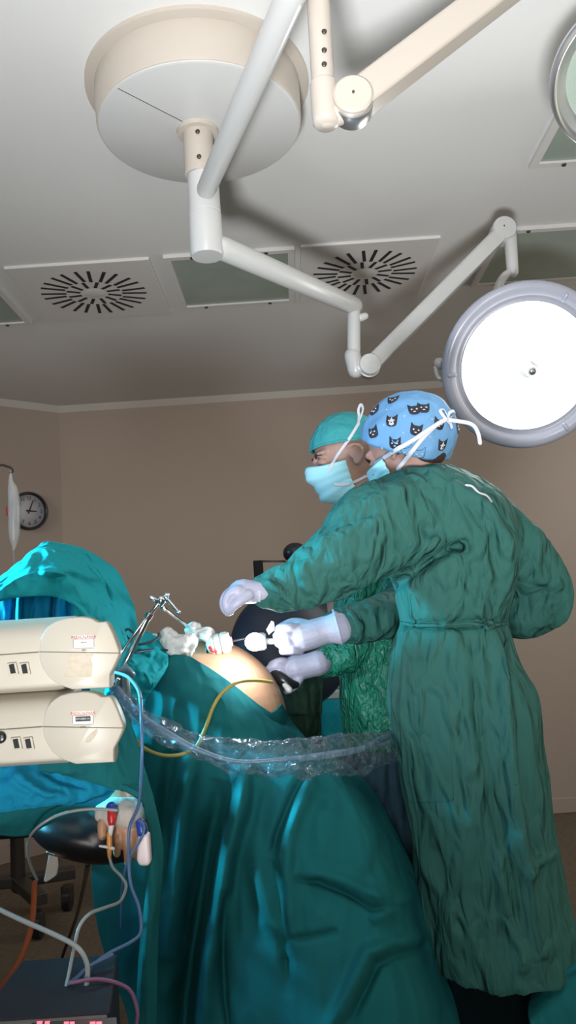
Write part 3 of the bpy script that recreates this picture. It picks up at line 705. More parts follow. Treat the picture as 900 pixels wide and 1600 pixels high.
strap([(699, 655), (702, 645), (709, 642), (710, 648), (702, 655)], mo, .004, name='tie_bow')
strap([(700, 656), (715, 658), (732, 661), (742, 667), (748, 680), (750, 692)], mo, .005, name='tie_tail')
strap([(699, 657), (704, 662), (706, 668)], mo, .004, name='tie_tail')
# gloves
def hand_reach():
    mb = MB(); Y = YS-.035
    mb.tube(wp([(412, 925, Y), (396, 925, Y), (380, 924, Y)]), [.028, .030, .032], 16, sub=3, flat=.85)
    mb.ell(W(374, 927, Y), (.030, .042, .022))
    for i, (o, dx) in enumerate(((-.033, 4), (-.011, 0), (.011, 0), (.032, 5))):
        finger(mb, wp([(372, 922, Y+o), (357+dx, 926, Y+o), (349+dx, 938, Y+o), (350+dx, 951, Y+o*.9), (356+dx, 959-abs(o)*80, Y+o*.8)]), .0105, .0078)
    finger(mb, wp([(388, 930, Y-.030), (376, 938, Y-.036), (366, 946, Y-.036), (360, 953, Y-.03)]), .013, .009)
    mb.ell(W(366, 934, Y), (.022, .036, .020))
    return mb
link('glove', hand_reach().fused('glove', .003, 3), m_glove, person)
# rolled cuff of bright fabric under the sleeve
MB().tube([W(403, 916, YS-.05), W(406, 928, YS-.062), W(405, 938, YS-.05)], [.004, .004, .004], 8, sub=4).build('cuff', m_tie, person)

# --- surgeon behind: teal cap, profile
YC = 2.28
person2 = thing('person', (W(600, 1000, YC).x, YC+.02, 0), 'person in teal cap and pale blue mask, in profile, one hand gripping a dark instrument', 'person')
HD = W(541, 716, YC); MD = ax((-.97, -.13, -.22), (-.16, 0, 1))
bd = MB(); head_parts(bd, HD, MD, .99, 1.04)
bd.tube([HD+MD @ Vector((-.035, 0, -.04)), W(566, 790, YC+.02)], [.050, .052], 20)
rings(bd, [(575, 800, 30, .06), (592, 840, 70, .09), (600, 930, 90, .11), (592, 1050, 62, .10), (600, 1150, 60, .1), (605, 1200, 60, .09)], YC+.06)
for lx in (585, 630):
    f_ = W(lx, 1500, YC+.06); bd.tube([W(lx, 1160, YC+.06), Vector((f_.x, YC+.06, .5)), Vector((f_.x, YC+.06, .06))], [.07, .055, .042], 14, sub=4)
    bd.ell(Vector((f_.x-.05, YC+.05, .04)), (.12, .045, .04))
link('body', bd.fused('body', .0045, 3), m_skin, person2)
g = MB()
rings(g, [(572, 796, 42, .08), (590, 815, 80, .11), (600, 870, 88, .14), (602, 950, 78, .14), (596, 1020, 66, .14), (600, 1100, 66, .15), (608, 1200, 66, .15), (620, 1330, 66, .155), (628, 1450, 66, .16), (634, 1560, 66, .16)], YC+.07)
ptube(g, [(575, 840, YC+.02, 40), (560, 930, YC-.02, 36), (548, 1010, YC-.06, 29), (520, 1030, YC-.08, 25), (497, 1038, YC-.09, 21)], 20, 5)
hz2 = lambda c, n: n.z < -.6 and to_px(c)[1] > 1500
gm2 = gown_mesh(g, 'gown', [([(540, 1010), (560, 1070), (575, 1140)], 8, .012, 'r'), ([(600, 1000), (590, 1060), (560, 1110)], 7, -.014, 'r'), ([(510, 1005), (520, 1030), (515, 1055)], 5, -.012, 'r')],
                .0075, .007, 11, scale=(14, 14, 6), hemcut=hz2, it=5)
link('gown', gm2, m_gown2, person2)
# near sleeve: forearm reaching to the scope
g = MB(); YF = YA+.06
ptube(g, [(640, 900, YC-.02, 36), (628, 948, YC-.08, 38), (590, 966, YF+.05, 34), (550, 975, YF+.01, 31), (522, 980, YF, 26)], 22, 5)
gm3 = gown_mesh(g, 'sleeve', [([(540, 950), (560, 980), (556, 1004)], 6, .010, 'r'), ([(590, 950), (600, 990)], 6, -.012, 'r')], .006, .005, 21, scale=(18, 18, 14), it=4)
link('sleeve', gm3, m_gown, person2)
capm2 = cap_mesh(HD, MD, (.108, .084, .104), .16, math.radians(88), 'cap', .003, 6, off=(-.012, 0, .030))
capo2 = link('cap', capm2, m_cap1, person2); capo2.modifiers.new('t', 'SOLIDIFY').thickness = .001
rimv = [v.co.copy() for v in capm2.vertices][-72:]
MB().tube(rimv+[rimv[0]], [.0035]*73, 8).build('cap_band', m_cap1, capo2)
T2 = lambda p: HD+MD @ Vector(p)
for q in (-1, 1): MB().ell(T2((.078, .031*q, .001)), (.011, .012, .011), MD).build('eye', m_eye, person2)
for q in (-1, 1): MB().ell(T2((.080, .031*q, .003)), (.0116, .0128, .0105), MD).build('eyelid', m_skin, person2)
for q in (-1, 1): MB().tube([T2((.088, .014*q, .020)), T2((.090, .030*q, .026)), T2((.078, .048*q, .020))], [.003, .0038, .002], 8, sub=3).build('eyebrow', m_hair, person2)
hm = MB(); hm.ell(T2((-.062, 0, -.02)), (.046, .066, .04), MD); link('hair', hm.fused('hair', .004, 3), m_hair, person2)
mo2 = link('mask', mask_mesh(HD, MD, 1.02, 'mask'), m_mask, person2); mo2.modifiers.new('t', 'SOLIDIFY').thickness = .0015
hb2 = bvh_of(capo2, [o for o in person2.children if o.name.startswith('body')][0], mo2)
strap(interp([(514, 736), (523, 718), (535, 700), (548, 682), (560, 662)]), mo2, .0045, bvh=hb2, dY=YC-.08)
strap(interp([(524, 757), (540, 757), (556, 752), (572, 744)]), mo2, .0045, bvh=hb2, dY=YC-.08)
strap([(560, 662), (561, 650), (560, 640), (564, 632), (567, 640), (562, 655)], mo2, .004, bvh=hb2, name='tie_bow', dY=YC-.06)
# scope hand
def hand_scope():
    mb = MB(); Y = YF-.01
    mb.tube(wp([(528, 980, Y), (510, 984, Y), (490, 990, Y), (472, 995, Y)]), [.043, .035, .036, .037], 18, sub=3, flat=1.0, up=(0, 0, 1))
    mb.ell(W(468, 997, Y), (.034, .020, .036))
    for i, y in enumerate((981, 993, 1005, 1017)):
        x = (438, 434, 437, 444)[i]
        finger(mb, wp([(468, y, Y-.008), (x+14, y-1, Y-.022), (x, y, Y-.012), (x-1, y+1, Y+.010), (x+14, y+2, Y+.026)]), .0115, .009)
    finger(mb, wp([(478, 975, Y+.015), (458, 972, Y+.03), (442, 978, Y+.035), (432, 984, Y+.03)]), .0125, .009)
    return mb
link('glove', hand_scope().fused('glove', .003, 3), m_glove, person2)
MB().lathe([(.044, -.003), (.0465, 0), (.044, .003)], W(527, 980, YF-.01), (W(527, 980, YF)-W(500, 987, YF)), 32, cap=False).build('glove_cuff', m_glove, person2)
def hand_far():
    mb = MB(); Y = YC-.1
    mb.tube(wp([(498, 1036, Y), (482, 1040, Y), (462, 1044, Y)]), [.035, .033, .036], 16, sub=3)
    mb.ell(W(456, 1046, Y), (.036, .022, .032))
    for i, (y, x) in enumerate(((1035, 422), (1043, 416), (1052, 420), (1061, 428))):
        finger(mb, wp([(455, y+2, Y-.008), (x+16, y-2, Y-.022), (x+2, y+4, Y-.015), (x+6, y+10, Y+.006)]), .0115, .009)
    finger(mb, wp([(468, 1060, Y-.015), (462, 1070, Y-.025), (455, 1076, Y-.022), (448, 1080, Y-.012)]), .0125, .009)
    return mb
link('glove', hand_far().fused('glove', .0032, 3), m_glove, person2)

# --- patient under the drapes
YP = 2.10
pat = thing('person', (W(250, 1130, YP).x, YP, .78), 'patient lying under teal drapes, bare belly and one bandaged hand showing', 'person')
bd = MB()
s = YP/F
bd.ell(W(300, 1130, YP), (145*s, .20, 130*s), nu=48, nv=30)
bd.ell(W(190, 1120, YP), (150*s, .19, 105*s)); bd.ell(W(70, 1085, YP+.02), (110*s, .2, 85*s))
torso_bvh = BVHTree.FromPolygons([Vector(p) for p in bd.v], bd.f)
bd.tube([W(0, 1075, YP), W(-50, 1065, YP)], [.06, .055], 16)
hp = W(-95, 1060, YP); bd.ell(hp, (.12, .08, .09)); bd.ell(hp+Vector((.01, 0, .07)), (.03, .02, .03))
YH = 1.50
bd.tube(wp([(60, 1090, YP-.08), (110, 1160, 1.85), (170, 1225, 1.62), (185, 1262, YH+.04), (188, 1282, YH+.01)]), [.055, .045, .038, .03, .028], 16, sub=4)
bd.ell(W(192, 1284, YH), (.038, .022, .028))
for (x0, x1, x2, y1, y2) in ((180, 181, 183, 1318, 1334), (196, 198, 200, 1328, 1348), (211, 214, 215, 1322, 1338), (223, 227, 229, 1310, 1322)):
    finger(bd, wp([(x0, 1290, YH-.004), (x1, 1304, YH-.014), ((x1+x2)/2, y1, YH-.014), (x2, y2, YH-.004)]), .0088, .0072)
finger(bd, wp([(166, 1274, YH-.01), (160, 1288, YH-.022), (160, 1306, YH-.026)]), .0105, .0082)
pb = bd.fused('body', .0032, 3)
patbody = link('body', pb, m_skinp, pat); pbv = bvh_of(patbody)
bm_ = MB().ell(W(186, 1268, YH-.003), (.046, .032, .026)).ell(W(205, 1272, YH-.006), (.030, .030, .024))
link('bandage', bm_.fused('bandage', .004, 2, lambda c, n: n*(.003*noise.noise(c*60))), m_bandage, pat)

# ------------------------------------------------------------------ drapes
tag(cloth('surgical_drape', [
    [(196, 1010, 1.98), (262, 1021, 1.93), (300, 1027, 1.91), (352, 1060, 1.91), (400, 1098, 1.95), (424, 1114, 2.0), (440, 1100, 2.14)],
    [(196, 1060, 1.92), (260, 1060, 1.88), (310, 1075, 1.86), (360, 1105, 1.87), (405, 1130, 1.90), (440, 1140, 1.98), (462, 1135, 2.12)],
    [(192, 1130, 1.88), (260, 1130, 1.85), (320, 1140, 1.84), (380, 1160, 1.84), (425, 1175, 1.86), (460, 1175, 1.95), (492, 1166, 2.08)],
    [(180, 1220, 1.86), (250, 1220, 1.83), (320, 1220, 1.84), (390, 1215, 1.80), (460, 1200, 1.78), (520, 1200, 1.84), (560, 1208, 2.0)],
    [(145, 1340, 1.84), (230, 1330, 1.82), (310, 1320, 1.84), (380, 1310, 1.78), (460, 1295, 1.72), (560, 1280, 1.76), (612, 1285, 1.98)],
    [(152, 1440, 1.84), (240, 1430, 1.82), (310, 1420, 1.84), (370, 1410, 1.77), (470, 1400, 1.68), (590, 1395, 1.72), (664, 1400, 1.95)],
    [(175, 1520, 1.84), (250, 1520, 1.82), (310, 1520, 1.83), (380, 1510, 1.76), (480, 1500, 1.66), (600, 1500, 1.68), (692, 1510, 1.92)],
    [(205, 1620, 1.84), (260, 1620, 1.82), (320, 1620, 1.82), (400, 1620, 1.75), (500, 1620, 1.65), (620, 1620, 1.66), (722, 1620, 1.88)],
    [(215, 1900, 1.84), (270, 1900, 1.82), (330, 1900, 1.82), (410, 1900, 1.75), (510, 1900, 1.65), (640, 1900, 1.66), (740, 1900, 1.86)]],
    m_drape, nu=190, nv=230, nz=.010, nscale=(7, 7, 2.2), seed=4, bvh=torso_bvh, hug=.008, snap=.03, folds=[
    ([(385, 1190), (372, 1260), (350, 1340), (338, 1420), (322, 1500), (310, 1640)], 15, .085, 'r'),
    ([(352, 1220), (328, 1330), (312, 1430), (292, 1560), (285, 1660)], 20, -.10, 'r'),
    ([(300, 1160), (290, 1250), (280, 1330), (265, 1500)], 14, .035, 'r'),
    ([(270, 1150), (258, 1260), (250, 1400)], 12, -.03, 'r'),
    ([(475, 1208), (455, 1250), (435, 1300), (425, 1340)], 7, -.035, 'r'),
    ([(490, 1212), (472, 1250), (452, 1300), (446, 1360), (448, 1430), (452, 1500)], 12, .03, 'r'),
    ([(425, 1340), (440, 1400), (445, 1460), (452, 1560)], 9, -.022, 'r'),
    ([(350, 1390), (348, 1470), (352, 1560), (365, 1640)], 7, -.03, 'r'),
    ([(395, 1290), (402, 1370), (420, 1440), (448, 1470)], 13, .018, 'r'),
    ([(460, 1372), (500, 1380), (545, 1400), (580, 1420), (640, 1412)], 6, -.020, 'r'),
    ([(460, 1362), (500, 1366), (550, 1382), (590, 1398), (640, 1390)], 12, .022, 'r'),
    ([(450, 1468), (490, 1462), (530, 1455)], 6, -.012, 'r'),
    ([(670, 1462), (620, 1470), (575, 1490), (555, 1530), (530, 1580), (505, 1620)], 12, .035, 'r'),
    ([(670, 1478), (620, 1488), (590, 1508), (570, 1550), (545, 1600)], 7, -.026, 'r'),
    ([(600, 1300), (590, 1350), (560, 1400)], 14, -.012, 'r'),
    ([(655, 1395), (620, 1412), (580, 1440)], 10, .022, 'r'),
    ([(510, 1250), (505, 1300), (498, 1360)], 18, .012, 'r')]),
    'teal surgical drape covering the patient and falling in long folds to the floor', 'surgical drape')
tag(cloth('surgical_drape', [
    [(-30, 915, 1.75), (0, 903, 1.75), (30, 878, 1.76), (58, 856, 1.78), (75, 847, 1.80), (130, 857, 1.84), (182, 890, 1.9), (208, 945, 1.98)],
    [(-30, 925, 1.68), (0, 912, 1.68), (30, 886, 1.69), (58, 866, 1.70), (90, 862, 1.73), (140, 880, 1.78), (182, 915, 1.85), (212, 965, 1.96)],
    [(-30, 935, 1.62), (0, 925, 1.62), (35, 902, 1.63), (60, 893, 1.64), (95, 893, 1.66), (145, 915, 1.73), (182, 950, 1.80), (214, 985, 1.94)],
    [(-30, 946, 1.60), (0, 934, 1.60), (35, 908, 1.61), (65, 898, 1.62), (105, 905, 1.64), (150, 945, 1.72), (188, 985, 1.78), (216, 1005, 1.92)],
    [(108, 925, 1.67), (112, 935, 1.67), (118, 945, 1.67), (126, 955, 1.67), (138, 965, 1.68), (160, 990, 1.73), (192, 1020, 1.78), (222, 1030, 1.90)],
    [(108, 1060, 1.68), (112, 1060, 1.68), (120, 1060, 1.68), (130, 1060, 1.68), (142, 1060, 1.69), (165, 1065, 1.73), (195, 1070, 1.78), (225, 1070, 1.90)]][:6],
    m_drapeb, nu=120, nv=120, nz=.018, nscale=(11, 11, 7), seed=9, folds=[
    ([(60, 892), (110, 890), (160, 905), (200, 950)], 7, .018, 'r'), ([(75, 905), (110, 900), (150, 925), (170, 965)], 6, -.015, 'r'),
    ([(130, 862), (165, 905), (175, 960)], 7, -.014, 'r'), ([(60, 858), (58, 880), (50, 905)], 6, -.016, 'r'), ([(165, 965), (185, 1000), (205, 1020)], 7, .02, 'r')]),
    'turquoise drape raised over the patient head like a tent above the cream pumps', 'surgical drape')
tag(cloth('hanging_cloth', [
    [(-30, 925, 1.76), (0, 920, 1.76), (30, 905, 1.76), (60, 900, 1.76), (100, 905, 1.76), (135, 940, 1.78)],
    [(-30, 990, 1.72), (0, 985, 1.72), (32, 980, 1.72), (62, 980, 1.72), (100, 985, 1.72), (140, 985, 1.74)],
    [(-30, 1100, 1.72), (0, 1100, 1.72), (32, 1100, 1.72), (62, 1100, 1.72), (100, 1100, 1.72), (140, 1100, 1.74)]],
    m_towel, nu=110, nv=60, nz=.006, nscale=(14, 14, 3), seed=2, folds=[
    ([(32, 905), (30, 990), (32, 1060)], 4, .022, 'r'), ([(24, 905), (20, 990), (22, 1060)], 5, -.02, 'r'), ([(85, 905), (82, 990), (82, 1060)], 4, -.022, 'r'),
    ([(96, 905), (94, 990), (94, 1060)], 4, .02, 'r'), ([(104, 905), (108, 990)], 4, -.02, 'r'), ([(58, 910), (60, 1000)], 12, .012, 'r')]),
    'bright blue cloth hanging in folds under the raised turquoise drape', 'cloth')
tag(cloth('surgical_drape', [
    [(150, 960, 1.86), (185, 975, 1.88), (215, 985, 1.93), (240, 990, 1.95), (258, 1003, 1.94)],
    [(150, 1000, 1.82), (185, 1010, 1.82), (215, 1015, 1.86), (240, 1018, 1.88), (262, 1022, 1.90)],
    [(160, 1050, 1.78), (188, 1052, 1.78), (215, 1055, 1.80), (245, 1056, 1.83), (262, 1040, 1.87)],
    [(165, 1110, 1.78), (192, 1110, 1.78), (215, 1100, 1.80), (235, 1082, 1.83), (250, 1062, 1.87)]],
    m_drapeb, nu=90, nv=70, nz=.014, nscale=(16, 16, 14), seed=14, folds=[
    ([(195, 1010), (225, 1025), (255, 1035)], 6, -.015, 'r'), ([(190, 990), (225, 1000), (255, 1015)], 6, .015, 'r'), ([(240, 1075), (225, 1060), (215, 1040)], 6, .015, 'r')]),
    'crumpled teal drape bunched between the chrome rods and the white gauze', 'surgical drape')
tag(cloth('arm_drape', [
    [(60, 1196, 1.42), (100, 1180, 1.42), (150, 1120, 1.48), (178, 1082, 1.56)],
    [(60, 1203, 1.42), (110, 1205, 1.42), (168, 1180, 1.46), (205, 1130, 1.54)],
    [(66, 1206, 1.44), (130, 1218, 1.44), (190, 1225, 1.46), (228, 1205, 1.52)],
    [(196, 1228, 1.46), (208, 1240, 1.46), (226, 1252, 1.47), (243, 1262, 1.50)],
    [(226, 1262, 1.46), (232, 1285, 1.46), (240, 1300, 1.47), (254, 1318, 1.50)],
    [(236, 1340, 1.46), (240, 1350, 1.46), (246, 1362, 1.47), (253, 1372, 1.50)],
    [(222, 1450, 1.46), (230, 1460, 1.45), (238, 1460, 1.46), (247, 1460, 1.50)],
    [(212, 1620, 1.46), (220, 1620, 1.45), (232, 1620, 1.46), (244, 1620, 1.50)],
    [(212, 1900, 1.46), (220, 1900, 1.45), (232, 1900, 1.46), (244, 1900, 1.50)]],
    m_drape, nu=60, nv=200, nz=.006, nscale=(20, 20, 3), seed=31),
    'narrow teal drape edge hanging beside the bandaged hand to the floor', 'surgical drape')
t_ = cloth('blue_towel', [
    [(-30, 1190, 1.42), (40, 1185, 1.42), (90, 1185, 1.44), (192, 1215, 1.48)],
    [(-30, 1235, 1.40), (40, 1230, 1.40), (95, 1232, 1.42), (172, 1244, 1.47)],
    [(-30, 1275, 1.41), (40, 1262, 1.41), (95, 1256, 1.43), (148, 1260, 1.47)]],
    m_towel, nu=80, nv=50, nz=.010, nscale=(16, 16, 12), seed=51, folds=[([(20, 1195), (40, 1220), (70, 1240), (120, 1250)], 8, .016, 'r'), ([(60, 1205), (100, 1222), (140, 1232)], 5, -.012, 'r')])
tag(t_, 'bright blue towel draped over the black arm board under the pumps', 'towel')
tag(cloth('arm_drape', [
    [(-30, 1262, 1.425), (10, 1262, 1.425), (50, 1255, 1.43), (100, 1252, 1.45), (140, 1250, 1.48)],
    [(-30, 1290, 1.43), (10, 1285, 1.43), (50, 1270, 1.44), (100, 1262, 1.46), (145, 1264, 1.49)],
    [(-30, 1300, 1.47), (20, 1306, 1.47), (45, 1304, 1.48), (70, 1290, 1.50), (120, 1268, 1.52)]],
    m_drape, nu=60, nv=30, nz=.005, seed=61), 'teal drape hem curling below the blue towel', 'surgical drape')
tag(cloth('surgical_drape', [
    [(838, 1536, 1.86), (860, 1512, 1.86), (885, 1480, 1.87), (925, 1455, 1.9)],
    [(825, 1580, 1.80), (860, 1545, 1.80), (895, 1520, 1.81), (940, 1500, 1.84)],
    [(830, 1640, 1.76), (870, 1620, 1.76), (910, 1600, 1.77), (950, 1590, 1.8)],
    [(830, 1900, 1.74), (870, 1900, 1.74), (910, 1900, 1.75), (950, 1900, 1.78)]],
    m_drape, nu=50, nv=70, nz=.008, nscale=(10, 10, 6), seed=71, folds=[([(850, 1540), (880, 1520), (930, 1500)], 10, .015, 'r')]),
    'teal drape bunched behind the gown hem at the bottom corner', 'surgical drape')

# operating table carrying the patient
ot = thing('operating_table', (W(250, 1250, YP).x, YP+.05, 0), 'operating table hidden under the teal drapes', 'operating table')
p0 = W(300, 1240, YP); zt = p0.z
MB().box((-1.15, YP-.1, zt-.06), (-.12, YP+.32, zt+.02)).build('mattress', m_vinyl, ot, bevel=.015)
MB().box((-.32, YP+.0, .1), (-.06, YP+.22, zt-.06)).build('column', m_alu, ot, bevel=.01)
MB().box((-.40, YP-.1, 0), (.0, YP+.28, .1)).build('base', m_alu, ot, bevel=.02)

# ------------------------------------------------------------------ gauze, trocar, scope
gb1 = MB().ell(W(280, 1008, 1.93), (.044, .034, .028)).ell(W(262, 998, 1.92), (.018, .02, .026)).ell(W(270, 1003, 1.92), (.022, .025, .024)).ell(W(295, 1000, 1.92), (.018, .02, .022))
o = link('gauze_swab', gb1.fused('gauze_swab', .0035, 2, lambda c, n: n*(.011*noise.noise(c*38)+.005*noise.noise(c*90))), m_gauze)
tag(o, 'crumpled white gauze swab nearest the chrome rods on the teal drape', 'gauze')
gb1 = MB().ell(W(310, 992, 2.02), (.036, .03, .019)).ell(W(302, 985, 2.02), (.022, .025, .018)).ell(W(322, 994, 2.0), (.018, .02, .014))
o = link('gauze_swab', gb1.fused('gauze_swab', .0035, 2, lambda c, n: n*(.010*noise.noise(c*40+Vector((3, 0, 0)))+.004*noise.noise(c*90))), m_gauze)
tag(o, 'crumpled white gauze swab lying on top of the belly at the rod tip', 'gauze')
gb1 = MB().ell(W(232, 995, 1.95), (.024, .02, .008))
o = link('gauze_swab', gb1.fused('gauze_swab', .0035, 2, lambda c, n: n*(.006*noise.noise(c*45))), m_gauze); tag(o, 'small flat white gauze behind the chrome rods on the bunched drape', 'gauze')
tc_ = W(345, 1005, 2.0); tax = (W(392, 996, 2.0)-tc_).normalized()
t = thing('trocar', tc_, 'white ribbed trocar port standing in the bare belly beside the gauze', 'trocar')
MB().lathe([(.010, -.035), (.020, -.030), (.024, -.02), (.022, -.016), (.025, -.012), (.025, -.004), (.022, 0), (.026, .004), (.026, .016), (.023, .022), (.014, .024), (.001, .0245)], tc_, tax, 32, cap=False).build('housing', m_gauze, t, sharp=35)
MB().lathe([(.012, .0235), (.012, .028), (.006, .029), (.001, .029)], tc_, tax, 24, cap=False).build('seal', m_white, t)
MB().tube([tc_-tax*.03, tc_-tax*.03+Vector((-.01, .01, -.05))], [.009, .006], 14).build('cannula', m_chrome, t)
MB().tube(wp([(337, 1018, 1.98), (331, 1016, 1.97), (328, 1012, 1.97)]), [.004]*3, 8).build('stopcock', m_redp, t)
sc_ = thing('laparoscope', W(400, 1002, 1.99), 'laparoscope with glowing white light head held in the upper gloved fist', 'laparoscope')
MB().tube([tc_+tax*.02, W(392, 996, 2.0)], [.0032, .0032], 10).build('shaft', m_black, sc_)
MB().lathe([(.001, -.022), (.018, -.022), (.022, -.012), (.022, .016), (.018, .022), (.001, .022)], W(402, 1003, 2.0), (W(440, 1000, 2.0)-W(402, 1003, 2.0)), 28, cap=False).build('camera_head', m_white, sc_, sharp=40)
MB().ell(W(398, 1003, 1.976), (.024, .012, .022)).build('light_glow', m_scopeglow, sc_)
MB().tube(wp([(405, 1003, 2.0), (440, 1001, 2.005), (480, 1000, 2.01)]), [.008, .007, .007], 14).build('handle', m_white, sc_)
MB().poly(wp([(416, 984, 1.99), (424, 970, 1.99), (428, 972, 1.99), (429, 984, 1.99), (420, 992, 1.99)]), (0, .008, 0)).build('lever', m_alu, sc_, smooth=False)
sl = bpy.data.lights.new('scope_light_point', 'POINT'); sl.energy = 1.8; sl.color = (.85, .93, 1); sl.shadow_soft_size = .015
so = bpy.data.objects.new('scope_light_point', sl); COL.objects.link(so); so.location = W(390, 1015, 1.93)
t = thing('dark_instrument', W(440, 1062, 2.14), 'black handheld instrument gripped in the lower gloved hand', 'instrument')
MB().tube(wp([(428, 1052, 2.16), (438, 1060, 2.14), (450, 1068, 2.13), (462, 1070, 2.14)]), [.012, .017, .016, .010], 14, sub=3).build('body', m_black, t)
MB().tube(wp([(428, 1052, 2.16), (414, 1046, 2.17), (400, 1045, 2.18)]), [.006, .005, .004], 10).build('shaft', m_black, t)
MB().tube(wp([(445, 1070, 2.12), (452, 1078, 2.11)]), [.007, .009], 12).build('trigger', m_white, t)

# chrome rod holder
YR = 1.72
t = thing('rod_holder', W(195, 1040, YR), 'jointed chrome rod holder rising beside the upper cream pump toward the gauze', 'instrument holder')
A_ = W(188, 1052, YR); B_ = W(252, 938, YR)
MB().tube([A_, W(232, 962, YR)], [.0072, .0072], 20).build('outer_rod', m_chrome, t)
MB().tube([W(181, 1032, YR-.01), W(228, 966, YR-.005)], [.0035, .0035], 12).build('guide_rod', m_chrome, t)
MB().tube([W(231, 964, YR), B_], [.0042, .0042], 16).build('inner_rod', m_chrome, t)
MB().lathe([(.0095, -.006), (.0095, .006)], W(232, 962, YR), (B_-A_), 16).build('collar', m_chrome, t, sharp=40)
MB().ell(B_, (.010, .010, .010)).ell(W(260, 933, YR), (.008, .01, .010)).build('clamp', m_chrome, t)
MB().tube([W(236, 934, YR-.005), W(252, 943, YR), W(262, 929, YR+.01)], [.005, .006, .005], 14).build('clamp_arm', m_chrome, t)
MB().tube([W(262, 937, YR-.01), W(279, 957, YR-.02)], [.004, .0035], 12).ell(W(279, 957, YR-.02), (.005, .005, .005)).build('lock_handle', m_chrome, t)
MB().tube([W(250, 945, YR), W(293, 979, 1.98)], [.004, .0042], 14).build('reach_rod', m_chrome, t)
MB().tube([W(252, 947, YR+.01), W(258, 952, YR+.045)], [.006, .006], 12).build('sleeve', m_chrome, t)
MB().tube([W(179, 1052, YR-.01), W(198, 1046, YR-.02), W(206, 1054, YR)], [.010, .011, .008], 14).build('blue_tie', m_tubeg, t)
MB().tube([W(184, 1062, YR-.03), W(181, 1068, YR-.03)], [.006, .006], 12).build('pin', m_chrome, t)
MB().tube([W(193, 1050, YR+.01), W(196, 1110, YR+.02), W(196, 1150, YR+.10), W(200, 1200, YR+.2)], [.012, .014, .014, .014], 16).build('post', m_alu, t)

# cables by the rods
def cable(name, l, r, m, label, cat='tube', sub=6):
    ob = MB().tube(wp(l), [r]*len(l), 10, sub=sub).build(name, m); return tag(ob, label, cat)
cable('cable', [(262, 1016, 1.90), (240, 1015, 1.88), (215, 1019, 1.82), (195, 1020, 1.80), (180, 1018, 1.80)], .0028, m_navy, 'dark cable running from the gauze to the chrome rods', 'cable')
cable('cable', [(248, 990, 1.88), (246, 997, 1.87), (232, 1004, 1.85), (212, 1006, 1.83), (195, 990, 1.82), (200, 983, 1.82), (208, 988, 1.82)], .0028, m_navy, 'dark looped cable above the bunched teal drape beside the rods', 'cable')
cable('drain_tube', [(425, 1066, 1.98), (400, 1063, 1.93), (372, 1066, 1.86), (348, 1082, 1.835), (333, 1105, 1.82), (320, 1140, 1.80), (305, 1168, 1.795), (278, 1180, 1.79), (245, 1178, 1.79), (215, 1160, 1.79), (195, 1125, 1.79)], .0042, m_tubey, 'thin yellow tube curving from the bare belly down over the drape')
# camera cable in its plastic sleeve
YV = 1.70
t = thing('cable_sleeve', W(400, 1180, YV), 'clear crinkled plastic sleeve holding a dark cable, sagging across the drapes', 'cable sleeve')
lp = [(168, 1060, YV+.02, 9), (190, 1090, YV, 12), (215, 1118, YV, 15), (260, 1145, YV, 16), (310, 1166, YV-.01, 18), (370, 1180, YV-.02, 24), (420, 1186, YV-.03, 27), (470, 1184, YV-.03, 28), (520, 1180, YV+.02, 30), (570, 1175, YV+.14, 28), (610, 1165, YV+.26, 24), (645, 1150, YV+.36, 16)]
mb = MB(); ptube(mb, lp, 40, 10)
me = mb.mesh('film')
for v in me.vertices:
    q = v.co*26; v.co += Vector((noise.noise(q), noise.noise(q+Vector((9, 0, 0))), noise.noise(q+Vector((0, 9, 0)))))*.012 + Vector((0, 0, 1))*.006*noise.noise(v.co*70)
link('film', me, m_film, t)
MB().tube(wp([(168, 1060, YV+.02), (215, 1116, YV), (260, 1146, YV), (310, 1172, YV), (370, 1190, YV), (450, 1186, YV), (520, 1176, YV+.03), (580, 1166, YV+.17), (640, 1150, YV+.34)]), [.0095, .0095, .0085, .006, .0045, .0045, .0045, .0045, .0045], 12, sub=6).build('cable', m_tubeg, t)
MB().tube(wp([(470, 1186, YV-.01), (545, 1176, YV+.08), (585, 1160, YV+.18), (635, 1130, YV+.34)]), [.006]*4, 12, sub=5).build('light_guide', m_tubeg, t)

# dark round-backed equipment behind the hands
t = thing('examination_lamp', W(450, 1010, 2.75), 'dark round-backed lamp head behind the gloved hands, on a wall-side bracket', 'lamp')
c0 = W(455, 1012, 2.75)
MB().lathe([(.001, -.09), (.07, -.085), (.15, -.06), (.20, -.02), (.208, .01), (.20, .03), (.001, .035)], c0, (-.25, .9, -.2), 64, cap=False).build('head', m_navy, t)
MB().ell(W(461, 864, 2.75), (.042, .04, .036)).build('ball_joint', m_black, t)
MB().tube([W(461, 864, 2.75), W(463, 915, 2.75), W(458, 960, 2.78)], [.02, .02, .025], 16, sub=3).build('neck', m_black, t)
MB().tube([W(410, 877, 2.76), W(445, 877, 2.76)], [.0035, .0035], 10).build('rod', m_black, t)
MB().box((-.016, -.02, -.17), (.016, .02, .035), Matrix.Translation(W(404, 892, 2.76))).build('bracket', m_matte, t, bevel=.003)
pz = W(404, 892, 2.76)
MB().tube([(pz.x, 2.76, pz.z-.16), (pz.x, 2.76, .04)], [.016, .018], 16).build('stand_pole', m_black, t)
MB().lathe([(.22, 0), (.22, .03), (.19, .045), (.02, .05)], (pz.x, 2.76, 0), (0, 0, 1), 48).build('stand_base', m_black, t, sharp=40)
